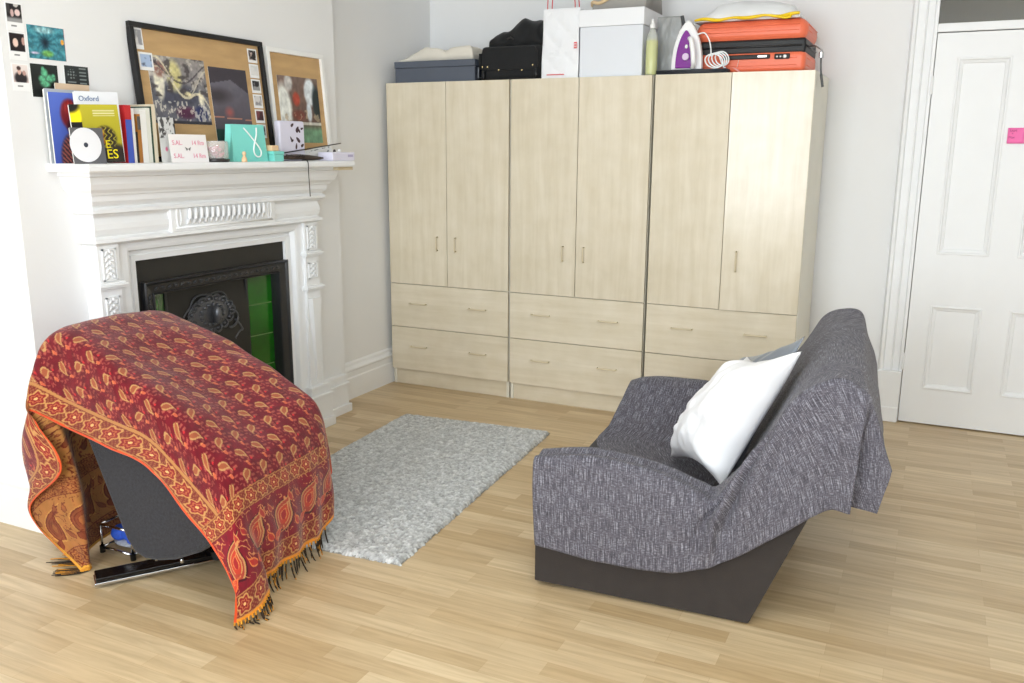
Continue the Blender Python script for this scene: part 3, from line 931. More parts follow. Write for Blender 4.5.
def cov_blue(s, t):
    c = mixc((66, 88, 176), (92, 116, 206), t*.8+.1)
    hx = .46+.05*np.sin(t*3)
    c = mixc(c, (120, 28, 36), blob2(s, t, .40, .70, .22, .24, .25)); c = mixc(c, (176, 52, 44), blob2(s, t, .40, .80, .17, .13, .6)*(.4+.6*(np.sin(s*90+t*6) > 0)))
    c = mixc(c, (66, 20, 30), blob2(s, t, .40, .52, .12, .12, .5))
    body = blob2(s, t, .45, .08, .34, .40, .2)
    st = .5+.5*np.sin((s*.8+t*.9)*95)
    c = mixc(c, (52, 34, 44), body); c = mixc(c, (176, 96, 84), body*(st > .72))
    return c
def plain(col, amp=.02):
    def f(s, t): return np.ones((len(s), 1))*np.asarray(col, float)*(1-amp+2*amp*fbm(s*6, t*6, 77)[:, None])
    return f
# grey folder behind the blue magazine
magazine('folder', 'thin grey folder standing behind the blue magazine', 'folder', (-2.892, 2.205, ZS), R(2), R(.5), .20, .262, .008, plain((176, 182, 192)), nx=4, ny=4, kind='cover')
magazine('magazine', 'blue magazine with a red haired figure on its cover', 'magazine', (-2.872, 2.206, ZS), R(3), R(1.2), .195, .250, .006, cov_blue, group=None)
# tan card and white magazine standing behind
magazine('card', 'tan card standing behind the white magazine', 'card', (-2.908, 2.262, ZS), R(0), R(0), .145, .285, .003, plain((214, 188, 160)), nx=4, ny=4)
def cov_white(s, t):
    return np.ones((len(s), 1))*np.array([232, 233, 236.])
tw, wo_, wr_, wu_, wn_ = magazine('magazine', 'white magazine with small blue title standing behind the olive one', 'magazine', (-2.828, 2.286, ZS), R(9), R(1), .168, .256, .012, cov_white, nx=6, ny=6, roll=R(1.6))
M_txt = mat('blue grey print', (110, 130, 165), rough=.6)
M_yel = mat('yellow print', (246, 226, 20), rough=.5)
text_mesh('title', 'Oxford', wo_ + wr_*.012 + wu_*.222 + wn_*.0012, wr_, wu_, .026, M_txt, tw)
def cov_olive(s, t):
    c = mixc((150, 140, 22), (186, 176, 44), t)
    c = mixc(c, (250, 226, 20), blob2(s, t, .09, .80, .15, .22, .2)); c = mixc(c, (16, 16, 16), ((s < .22) & (t < .70) & (t > .46))*1.0); c = mixc(c, (16, 16, 14), blob2(s, t, .02, .98, .22, .14, .4))
    head = blob2(s, t, .66, .42, .26, .24, .25)
    c = mixc(c, (40, 32, 20), head); c = mixc(c, (196, 132, 24), blob2(s, t, .56, .52, .12, .10, .4)); c = mixc(c, (170, 104, 24), blob2(s, t, .58, .38, .10, .09, .4))
    c = mixc(c, (38, 30, 24), blob2(s, t, .78, .10, .42, .26, .3)); c = mixc(c, (204, 190, 60), (np.sin(s*60+np.sin(t*50)*2) > .72)*head*.8)
    tx = (t > .80) & (t < .92) & (s > .46) & (s < .92) & (np.sin(t*150) > 0)
    return mixc(c, (226, 224, 190), tx*.8)
to, oo_, or_, ou_, on_ = magazine('magazine', 'olive and yellow magazine with bold yellow letters, behind the disc', 'magazine', (-2.772, 2.216, ZS), R(13), R(3), .178, .206, .006, cov_olive, roll=R(2.0), nx=80, ny=90)
text_mesh('lettering', 'ES', oo_ + or_*.112 + ou_*.014 + on_*.0008, or_, ou_, .047, M_yel, to)
text_mesh('lettering', 'E', oo_ + or_*.112 + ou_*.052 + on_*.0008, or_, ou_, .040, M_yel, to)
# disc in a grey sleeve leaning on the magazines
td, do_, dr_, du_, dn_ = magazine('disc_sleeve', 'dark grey square sleeve holding a white disc, leaning on the olive magazine', 'disc sleeve', (-2.742, 2.180, ZS), R(6), R(5), .126, .126, .004, plain((96, 96, 100)), nx=6, ny=6)
M_disc = mat('white disc print', (232, 232, 236), rough=.25); M_hub = mat('disc hub', (52, 56, 70), rough=.3)
cc = do_ + dr_*.052 + du_*.066 + dn_*.002
def ring(mb, c, a, b, n, r0, r1, d, k=40):
    V = []
    for i in range(k):
        t = 2*math.pi*i/k; e = a*math.cos(t)+b*math.sin(t)
        V += [c+e*r0, c+e*r1, c+e*r1+n*d, c+e*r0+n*d]
    F = []
    for i in range(k):
        j = (i+1) % k
        for q in range(4):
            F.append((4*i+q, 4*i+(q+1) % 4, 4*j+(q+1) % 4, 4*j+q))
    mb.add(V, F)
mb = MB(); ring(mb, cc, dr_, du_, dn_, .0085, .060, .0012)
dd = mb.build('disc', M_disc, td)
mb = MB(); ring(mb, cc+dn_*.0002, dr_, du_, dn_, .0002, .0084, .0012, 24)
mb.build('disc_hub', M_hub, dd)

# the row of books
def book(label, y0, th, h, depth, col, xf=-2.797, lean=0.0, band=None, tall=None):
    t = thing('book', label, 'book', (xf-depth/2, y0+th/2, ZS), group='books in a row on the mantel shelf')
    dy = h*math.tan(lean)
    def quad(x0, x1, a, b, z0, z1):
        f = lambda z: dy*(z-ZS)/h
        return MB().add([(x0, a+f(z0), z0), (x1, a+f(z0), z0), (x1, b+f(z0), z0), (x0, b+f(z0), z0), (x0, a+f(z1), z1), (x1, a+f(z1), z1), (x1, b+f(z1), z1), (x0, b+f(z1), z1)],
                        [(3, 2, 1, 0), (4, 5, 6, 7), (0, 1, 5, 4), (1, 2, 6, 5), (2, 3, 7, 6), (3, 0, 4, 7)])
    c = mat('book cover %d %d %d' % col, col, rough=.45)
    cv = quad(xf-depth, xf, y0, y0+.0018, ZS, ZS+h)
    q2 = quad(xf-depth, xf, y0+th-.0018, y0+th, ZS, ZS+h); cv.add(q2.v, q2.f)
    q3 = quad(xf-.0022, xf, y0+.0018, y0+th-.0018, ZS, ZS+h); cv.add(q3.v, q3.f)
    cv.build('cover', c, t)
    quad(xf-depth+.003, xf-.0024, y0+.002, y0+th-.002, ZS+.002, ZS+h-.003).build('pages', mat('page edges 236', (236, 234, 228), rough=.8), t)
    if band:
        z0, z1, bc = band
        quad(xf, xf+.0006, y0+.0008, y0+th-.0008, ZS+z0, ZS+z1).build('spine_panel', mat('spine print %d %d %d' % bc, bc, rough=.5), t)
    return t
y = 2.462
for lb, th, h, dp, col, band in (
    ('blue spined book with a red top, beside the magazines', .034, .206, .14, (204, 44, 48), (.0, .162, (72, 98, 196))),
    ('white spined book right of the blue and red one', .014, .196, .14, (236, 234, 230), None),
    ('short black spined book beside an orange brown spine', .011, .112, .12, (34, 30, 26), None),
    ('orange brown spined book with a grey top', .019, .176, .13, (178, 118, 50), (.125, .176, (92, 88, 86))),
    ('thick white spined book in the middle of the row', .032, .192, .15, (238, 237, 234), None),
    ('pale ivory spined book beside a dark green spine', .021, .200, .15, (228, 228, 218), None),
    ('thin dark green spined book near the end of the row', .009, .206, .15, (40, 70, 56), None),
    ('cream spined book at the end of the row by the black and white card', .020, .214, .16, (226, 214, 190), None)):
    th *= .88; h *= 1.045; dp = min(dp*.8, .116)
    book(lb, y, th, h, dp, col, band=band); y += th + .0010
# tan box file lying behind the top of the row
# black and white picture card
def cov_bw(s, t):
    c = mixc((226, 226, 224), (206, 206, 206), t)
    c = mixc(c, (60, 60, 62), (fbm(s*5, t*7, 51) > .56)*.9*((t > .55) | (s > .62))); c = mixc(c, (34, 34, 36), blob2(s, t, .84, .18, .14, .14, .3))
    c = mixc(c, (24, 24, 26), (s > .94)*1.0); return mixc(c, (226, 120, 150), blob2(s, t, .34, .30, .10, .06, .4))
magazine('picture_card', 'black and white patterned picture card standing at the end of the books', 'card', (-2.790, 2.622, ZS), R(2), R(2.5), .080, .176, .003, cov_bw, nx=40, ny=70)
# place cards
def cov_card(s, t):
    c = np.ones((len(s), 1))*np.array([240, 236, 236.])
    return mixc(c, (214, 214, 214), (np.abs(t-.5) < .012)*.8)
tp, po_, pr_, pu_, pn_ = magazine('sign_card', 'white card with pink writing propped before the black framed pinboard', 'card', (-2.752, 2.636, ZS), R(1), R(6), .196, .112, .003, cov_card, nx=6, ny=40)
M_pw = mat('pink lettering', (226, 140, 166), rough=.6)
for z in (.070, .018):
    text_mesh('writing', 'S.AL.', po_ + pr_*.012 + pu_*z + pn_*.0004, pr_, pu_, .026, M_pw, tp, depth=.0004)
    text_mesh('writing', '14 Rm', po_ + pr_*.112 + pu_*z + pn_*.0004, pr_, pu_, .026, M_pw, tp, depth=.0004)
mb = MB()
cb = po_ + pr_*.090 + pu_*.054 + pn_*.002
for sx in (-1, 1):
    mb.add([cb, cb+pr_*sx*.016+pu_*.008, cb+pr_*sx*.011-pu_*.002, cb+pr_*sx*.008-pu_*.008], [(0, 1, 2, 3)])
mb.build('butterfly', mat('grey print', (110, 108, 108), rough=.6), tp)
# glass jar of pink petals
jr = thing('jar', 'small clear glass jar of pink petals on a dark base, beside the turquoise bag', 'jar', (-2.772, 2.897, ZS))
mb = MB(); mb.lathe([(.052, .0), (.056, .004), (.056, .012), (.052, .014)], (-2.772, 2.897, ZS), 24)
mb.build('base', mat('dark jar base', (40, 34, 32), rough=.35), jr, smooth=False)
mb = MB(); mb.lathe([(.050, .0142), (.053, .018), (.053, .082), (.048, .088), (.046, .088), (.050, .081), (.050, .020), (.048, .0165)], (-2.772, 2.897, ZS), 28)
mb.build('glass', mat('jar glass', (246, 244, 242), rough=.05, alpha=.22, spec=.8), jr, smooth=True)
mb = MB()
for k in range(26):
    a = random.uniform(0, 6.28); rr = random.uniform(0, .036)
    mb.blob((-2.772+rr*math.cos(a), 2.897+rr*math.sin(a), ZS+.024+.0016*k), (.009, .008, .0035), 5, rot=Matrix.Rotation(random.uniform(0, 2), 3, 'X'))
mb.build('petals', mat('pink petals', (212, 128, 140), rough=.7, vary=.2, vscale=60), jr, smooth=True)['kind'] = 'stuff'

# turquoise gift bag
M_turq = mat('turquoise paper', (126, 214, 204), rough=.42, vary=.02)
M_wcord = mat('white cord', (240, 244, 244), rough=.6)
def gift_bag():
    o_ = np.array([-2.758, 2.988, ZS]); yaw = R(6)
    r_ = np.array([math.sin(yaw), math.cos(yaw), 0]); n_ = np.array([math.cos(yaw), -math.sin(yaw), 0])
    t = thing('gift_bag', 'turquoise paper gift bag with a white cord loop', 'bag', tuple(o_))
    w, h, dp = .196, .160, .062
    mb = MB()
    a = o_; b = o_+r_*w; top = np.array([0, 0, h])
    bk = -n_*dp
    # front panel bows, sides folded in
    g = []
    for i in range(9):
        row = []
        for j in range(9):
            s, q = i/8, j/8
            row.append(a + r_*(w*(.5+(s-.5)*(1-.06*q))) + top*q + n_*(.006*math.sin(math.pi*s)*math.sin(math.pi*q)) + bk*.22*q)
        g.append(row)
    G = np.array(g); mb.grid(G)
    G2 = G + bk*(1.0-.45*np.linspace(0, 1, 9))[None, :, None]
    mb.grid(G2)
    for side in (0, 8):
        A = G[side]; B = G2[side]; M = (A+B)/2 + (r_*(.022 if side == 0 else -.022))*np.linspace(0, 1, 9)[:, None]
        mb.grid(np.stack([A, M, B], 0))
    mb.add([G[0, 0], G[8, 0], G2[8, 0], G2[0, 0]], [(0, 1, 2, 3)])
    ob = mb.build('bag', M_turq, t, weld=True)
    md = ob.modifiers.new('s', 'SOLIDIFY'); md.thickness = .001; md.offset = 0
    pts = []
    for (s, q) in ((.33, .90), (.42, .80), (.53, .66), (.62, .54), (.72, .40), (.77, .28), (.75, .17), (.68, .13), (.60, .17), (.56, .28), (.58, .42), (.62, .55), (.68, .72), (.70, .92)):
        pts.append(a + r_*(w*s) + top*q + n_*.0105 + bk*.22*q)
    P = crom(np.array(pts), np.linspace(0, len(pts)-1, 60), 0)
    MB().tube(P.tolist(), .0034, 8).build('cord_handle', M_wcord, t, smooth=True)
gift_bag()
# little turquoise box at the foot of the bag, wooden block on it, wooden peg figure
b_ = thing('gift_box', 'small flat turquoise gift box between the bag and the spotted box', 'box', (-2.735, 3.225, ZS))
MB().box(-2.765, -2.712, 3.196, 3.262, ZS, ZS+.030).build('box', M_turq, b_, bevel=.002)
MB().box(-2.767, -2.710, 3.194, 3.264, ZS+.0305, ZS+.046).build('lid', M_turq, b_, bevel=.002)
M_peg = mat('pale pine', (232, 196, 156), rough=.5, vary=.06)
o = MB().box(-2.758, -2.722, 3.196, 3.242, ZS+.0465, ZS+.072).build('wooden_block', M_peg, bevel=.003, origin=(-2.74, 3.219, ZS+.0465))
tag(o, 'small pale wooden block on the little turquoise box', 'block')
mb = MB(); mb.lathe([(.0115, 0), (.0125, .003), (.0110, .016), (.0060, .024), (.0050, .027), (.0075, .031), (.0085, .036), (.0070, .042), (.0028, .045)], (-2.712, 3.002, ZS), 18)
o = mb.build('peg_figure', M_peg, smooth=True, origin=(-2.712, 3.002, ZS))
tag(o, 'little pale wooden peg figure before the turquoise bag', 'figurine')

# white box with dark butterflies
bx = thing('spotted_box', 'white upright box with dark butterfly spots before the white framed pinboard', 'box', (-2.800, 3.42, ZS))
M_lav = mat('lavender white card', (222, 220, 238), rough=.4)
MB().box(-2.818, -2.782, 3.325, 3.508, ZS, ZS+.186).build('box', M_lav, bx, bevel=.010, seg=4)
M_wine = mat('dark wine print', (64, 40, 52), rough=.5)
def leaf(cy, cz, ln, wd, ang):
    V = []
    for k in range(12):
        t = 2*math.pi*k/12
        u_, v_ = ln*math.cos(t), wd*math.sin(t)*(1-.3*math.cos(t))
        V.append((-2.7814, cy+u_*math.cos(ang)-v_*math.sin(ang), cz+u_*math.sin(ang)+v_*math.cos(ang)))
    W = [(x+.0007, y_, z_) for x, y_, z_ in V]
    MB().add(V+W, [tuple(range(11, -1, -1)), tuple(range(12, 24))] + [(k, (k+1) % 12, (k+1) % 12+12, k+12) for k in range(12)]).build('butterfly_spot', M_wine, bx)
for cy, cz, ln, wd, an in ((3.415, 1.560, .012, .007, .6), (3.452, 1.540, .016, .010, 1.1), (3.486, 1.545, .010, .005, .3), (3.405, 1.495, .014, .005, 2.1), (3.412, 1.488, .010, .006, .4),
                           (3.455, 1.492, .018, .008, 2.4), (3.440, 1.462, .015, .006, 1.4), (3.485, 1.466, .012, .007, .5), (3.466, 1.534, .010, .005, 2.0)):
    leaf(cy, cz, ln, wd, an)

# patterned paper packet, white box, brush, stick, cable at the far end
def cov_packet(s, t):
    c = np.ones((len(s), 1))*np.array([222, 224, 226.])
    return mixc(c, (110, 114, 120), ((fbm(s*16, t*5, 61) > .55))*.8)
pk = thing('paper_packet', 'grey and white patterned paper packet lying behind the white box', 'packet', (-2.86, 3.60, ZS))
mb = MB()
mb.add([(-2.852, 3.512, ZS), (-2.80, 3.512, ZS), (-2.80, 3.79, ZS), (-2.852, 3.79, ZS), (-2.856, 3.522, ZS+.040), (-2.838, 3.522, ZS+.036), (-2.838, 3.78, ZS+.074), (-2.856, 3.78, ZS+.078)],
       [(3, 2, 1, 0), (4, 5, 6, 7), (0, 1, 5, 4), (1, 2, 6, 5), (2, 3, 7, 6), (3, 0, 4, 7)])
mb.build('packet', mat('packet paper', (226, 227, 228), rough=.6), pk, bevel=.004)
A = np.array([-2.7995, 3.503, ZS+.003]); 
def quad_sheet(name, p00, p10, p11, p01, nx, ny, fn, parent):
    s, t = np.meshgrid(np.linspace(0, 1, nx), np.linspace(0, 1, ny), indexing='ij')
    p00, p10, p11, p01 = (np.array(p, float) for p in (p00, p10, p11, p01))
    P = p00*((1-s)*(1-t))[..., None]+p10*(s*(1-t))[..., None]+p11*(s*t)[..., None]+p01*((1-s)*t)[..., None]
    ob = MB().grid(P).build(name, attr_mat('printed paper', rough=.45), parent)
    colored(ob, np.clip(fn(s.ravel(), t.ravel()), 0, 255))
    md = ob.modifiers.new('s', 'SOLIDIFY'); md.thickness = .0008; md.offset = 0
    return ob
quad_sheet('printed_face', (-2.7985, 3.516, ZS+.004), (-2.7985, 3.786, ZS+.004), (-2.8365, 3.776, ZS+.072), (-2.8365, 3.526, ZS+.035), 60, 20, cov_packet, pk)
wb = thing('white_box', 'low white lavender box at the far end of the mantel shelf', 'box', (-2.75, 3.72, ZS))
MB().box(-2.797, -2.706, 3.622, 3.806, ZS, ZS+.042).build('box', M_lav, wb, bevel=.004, seg=3)
MB().box(-2.706, -2.7052, 3.748, 3.790, ZS+.018, ZS+.030).build('printed_mark', mat('lilac print', (178, 172, 206), rough=.5), wb)
o = MB(); o.lathe([(.009, 0), (.010, .004), (.008, .012), (.004, .016)], (-2.752, 3.740, ZS+.0425), 14)
ob = o.build('bottle_cap', mat('white plastic', (238, 238, 238), rough=.3), smooth=True, origin=(-2.752, 3.74, ZS+.0425))
tag(ob, 'tiny white cap standing on the low white box', 'cap')
o = MB(); o.lathe([(.007, 0), (.0075, .004), (.006, .010), (.003, .013)], (-2.758, 3.706, ZS+.0425), 14)
ob = o.build('bead', mat('dark charm', (60, 54, 62), rough=.3), smooth=True, origin=(-2.758, 3.706, ZS+.0425))
tag(ob, 'tiny dark charm standing on the low white box', 'charm')
# hairbrush: brown paddle end and black bristles
hb = thing('hairbrush', 'dark brown and black hairbrush lying on the mantel shelf', 'hairbrush', (-2.745, 3.42, ZS))
mb = MB()
P = [(-2.738, 3.285+.30*s, ZS+.0165+.003*math.sin(s*5)) for s in np.linspace(0, 1, 13)]
mb.tube(P, [.006, .0095, .0115, .0125, .013, .0125, .0125, .013, .0125, .011, .0095, .007, .004], 10)
mb.build('handle', mat('dark brown bristle wood', (54, 40, 32), rough=.4, vary=.2, vscale=40), hb, smooth=True)
mb = MB()
for k in range(60):
    y_ = 3.290 + .13*random.random()
    a = random.uniform(-1.3, 1.3)
    mb.tube([(-2.738+.008*math.sin(a), y_, ZS+.016), (-2.738+.028*math.sin(a), y_+random.uniform(-.004, .004), ZS+.016+.016*math.cos(a))], .0012, 4)
mb.build('bristles', mat('black bristles', (18, 17, 18), rough=.5), hb)['kind'] = 'stuff'
# slim black stick leaning across
o = MB().tube([(-2.762, 3.286, ZS+.034), (-2.790, 3.805, ZS+.086)], .0028, 8).build('stick', mat('black plastic', (20, 20, 22), rough=.35), smooth=True, origin=(-2.762, 3.286, ZS+.034))
tag(o, 'thin black stick resting on the packet across the white framed pinboard', 'stick')
# black cable over the shelf edge
P = crom(np.array([(-2.775, 3.47, ZS+.004), (-2.715, 3.437, ZS+.004), (-2.700, 3.414, ZS+.003), (-2.693, 3.412, ZS-.012), (-2.694, 3.413, ZS-.06), (-2.694, 3.416, ZS-.12), (-2.695, 3.419, ZS-.165)]), np.linspace(0, 6, 40), 0)
o = MB().tube(P.tolist(), .0022, 8).build('cable', MATS['black plastic'], smooth=True, origin=(-2.694, 3.413, ZS))
tag(o, 'thin black cable hanging over the edge of the mantel shelf', 'cable')
# ================================================================== rug
def make_rug():
    cs = np.array([(-2.452, 2.372), (-1.591, 2.434), (-1.696, 4.044), (-2.543, 3.976)])
    nx, ny = 190, 340
    s, t = np.meshgrid(np.linspace(0, 1, nx), np.linspace(0, 1, ny), indexing='ij')
    P = cs[0]*((1-s)*(1-t))[..., None]+cs[1]*(s*(1-t))[..., None]+cs[2]*(s*t)[..., None]+cs[3]*((1-s)*t)[..., None]
    x, y = P[..., 0], P[..., 1]
    e = np.minimum(np.minimum(s, 1-s)*.85, np.minimum(t, 1-t)*1.6)
    rs = np.random.RandomState(3)
    fine = rs.rand(nx, ny)
    mid = fbm(x*90, y*90, 4, 3)
    z = .006 + .012*np.clip(e/.02, 0, 1)**.5*(.55+.45*mid) + .007*fine*np.clip(e/.01, 0, 1)
    jit = (rs.rand(nx, ny, 2)-.5)*.005
    edge = (e < .004)
    jit += np.where(edge, 1, 0)[..., None]*(rs.rand(nx, ny, 2)-.5)*.012
    z = np.where(e <= 1e-6, .001, z)
    V = np.stack([x+jit[..., 0], y+jit[..., 1], z], -1)
    o = MB().grid(V).build('pile', attr_mat('rug yarn', rough=.95, spec=.1, sheen=.3))
    g = .50+.9*(fine-.5)*.55+1.1*(mid-.5)
    g = np.clip(g, 0, 1)
    col = mixc((140, 141, 140), (230, 231, 230), g.ravel())
    colored(o, col)
    o.data.polygons.foreach_set('use_smooth', [True]*len(o.data.polygons))
    t_ = thing('rug', 'pale grey shaggy rug on the wooden floor between the two seats', 'rug', (-2.07, 3.2, 0))
    place(o, t_)
    mb = MB(); mb.add([(p[0]*.998-.004, p[1], 0.0005) for p in cs]+[(p[0]*.998-.004, p[1], .004) for p in cs], [(3, 2, 1, 0), (4, 5, 6, 7), (0, 1, 5, 4), (1, 2, 6, 5), (2, 3, 7, 6), (3, 0, 4, 7)])
    mb.build('backing', mat('rug backing', (150, 148, 142), rough=.9), t_)
make_rug()

# ================================================================== lounge chair under the red throw
M_char = mat('charcoal weave', (38, 38, 44), rough=.9, vary=.45, vscale=110, bump=.5, bscale=420, sheen=.15)
M_chrome = mat('chrome', (205, 205, 208), rough=.12, metal=1.0)
M_blackgl = mat('black gloss bar', (16, 16, 17), rough=.18)
ch = thing('lounge_chair', 'reclining charcoal lounge chair on a swivel star base, mostly hidden under the red paisley throw', 'chair', (-2.20, 2.20, 0))
prof = [(-2.390, .135), (-2.408, .175), (-2.560, .530), (-2.630, .700), (-2.636, .760), (-2.60, .792), (-2.52, .770), (-2.38, .728), (-2.26, .690), (-2.13, .615), (-1.965, .470), (-1.945, .43), (-1.945, .36),
        (-1.98, .22), (-2.06, .155), (-2.17, .106), (-2.25, .085), (-2.31, .080), (-2.355, .095)]
MB().prism(prof, 'y', 1.955, 2.025).build('side_panel', M_char, ch, bevel=.018, seg=4)
MB().prism(prof, 'y', 2.415, 2.485).build('side_panel', M_char, ch, bevel=.018, seg=4)
MB().prism([(-2.40, .22), (-2.57, .62), (-2.615, .74), (-2.56, .76), (-2.46, .72), (-2.36, .50), (-2.28, .34), (-2.28, .20)], 'y', 2.027, 2.413).build('backrest', M_char, ch, bevel=.02, seg=3)
MB().prism([(-2.27, .16), (-2.27, .36), (-2.1, .37), (-1.975, .40), (-1.955, .36), (-2.0, .22), (-2.08, .15)], 'y', 2.027, 2.413).build('seat', M_char, ch, bevel=.02, seg=3)
MB().lathe([(.024, .055), (.024, .105), (.07, .112), (.07, .150)], (-2.20, 2.20, 0), 24).build('swivel_column', M_chrome, ch, smooth=False)
MB().lathe([(.055, .020), (.055, .050), (.045, .056), (.02, .058)], (-2.20, 2.20, 0), 24).build('hub', M_blackgl, ch)
hub = np.array([-2.20, 2.20, 0])
for k, ln in enumerate((.385, 0, .24, .20)):
    if not ln: continue
    a = math.atan2(-.33, -.235) + k*math.pi/2
    d = np.array([math.cos(a), math.sin(a), 0]); n_ = np.array([-d[1], d[0], 0])
    lg = MB(); lg.obox(hub+d*.03-n_*.036+np.array([0, 0, .022]), d*ln, n_*.072, (0, 0, .016))
    lo = lg.build('base_leg', M_blackgl, ch, bevel=.003)
    mb = MB()
    mb.obox(hub+d*.03-n_*.039+np.array([0, 0, .012]), d*(ln+.004), n_*.078, (0, 0, .0098))
    mb.build('chrome_edge', M_chrome, lo, bevel=.002)
    MB().lathe([(.012, 0), (.012, .0118)], tuple(hub+d*(ln-.0)), 12).build('foot', M_blackgl, lo)
# two small bolts under the seat shell
for x in (-2.285, -2.165):
    MB().tube([(x, 1.985, .070 if x < -2.2 else .088), (x, 1.985, .104)], .006, 8).build('bolt', M_chrome, ch, smooth=True)

# ------------------------------------------------------------------ red paisley throw
def cloth(name, NET, nu, nv, mats, thick, wr=None, parent=None):
    """smooth cloth through a net of control points; returns object, arc length coordinates per vertex"""
    NET = np.array(NET, float)
    pu, L_ = arclen_params(NET, 0, nu)
    pv, W_ = arclen_params(NET, 1, nv)
    P = crom(crom(NET, pu, 0), pv, 1)
    # arc length coordinates
    ds = np.linalg.norm(np.diff(P, axis=0), axis=-1); dt = np.linalg.norm(np.diff(P, axis=1), axis=-1)
    Sg = np.concatenate([np.zeros((1, nv)), np.cumsum(ds, 0)], 0); Tg = np.concatenate([np.zeros((nu, 1)), np.cumsum(dt, 1)], 1)
    if wr is not None:
        du = np.gradient(P, axis=0); dv = np.gradient(P, axis=1)
        N = np.cross(du, dv); N /= np.linalg.norm(N, axis=-1, keepdims=True)+1e-9
        P = P + N*wr(Sg, Tg, pu[:, None]*np.ones((1, nv)), pv[None, :]*np.ones((nu, 1)))[..., None]
    mb = MB().grid(P)
    me = bpy.data.meshes.new(name)
    me.from_pydata(mb.v, [], mb.f)
    for m in mats: me.materials.append(m)
    me.polygons.foreach_set('use_smooth', [True]*len(me.polygons))
    me.update()
    o = bpy.data.objects.new(name, me); C.objects.link(o)
    md = o.modifiers.new('thickness', 'SOLIDIFY'); md.thickness = thick; md.offset = 0
    if len(mats) > 1:
        md.material_offset = 1; md.material_offset_rim = 2 if len(mats) > 2 else 0
    if parent is not None: place(o, parent)
    return o, P, Sg, Tg, L_, W_

def paisley(x, y, ang, size, rimw=.24):
    """signed masks of a teardrop motif centred on 0: (body, rim, heart)"""
    c, s_ = math.cos(ang), math.sin(ang)
    u = (x*c+y*s_)/size; q = (-x*s_+y*c)/size
    u = u - .55*np.clip(q, 0, 2)**2
    w = np.where((q > -1) & (q < 1.25), .62*np.sqrt(np.clip(1-((q+.15)/(.85 if False else 1.0))**2, 0, 1))*np.clip(1.2-q, 0, 1.3)**.6*.85, 0)
    w = np.where(q > .85, .10*np.clip(1.25-q, 0, 1)/.4, w)
    body = np.abs(u) < w
    heart = np.abs(u) < w-rimw
    return body, body & ~heart, heart
def rosettes(a, b, w, pitch):
    """flower band: a runs along the band, b across it (0..w)"""
    x = (a/pitch - np.floor(a/pitch) - .5)*pitch; y = b - w/2
    r_ = np.hypot(x, y); th = np.arctan2(y, x)
    pet = w*.36*(1+.16*np.cos(6*th))
    col = np.ones(x.shape+(3,))*np.array([116, 40, 32.])
    dots = (np.sin(a*420)*np.sin(b*420) > .25)
    col[dots] = (146, 84, 52)
    col[np.abs(r_-pet) < w*.042] = (188, 136, 80)
    col[r_ < pet-w*.04] = (134, 30, 32)
    col[np.abs(r_-w*.19*(1+.2*np.cos(6*th))) < w*.028] = (176, 96, 58)
    col[r_ < w*.07] = (226, 176, 110)
    col[(b < w*.045) | (b > w*.955)] = (176, 122, 70)
    return col
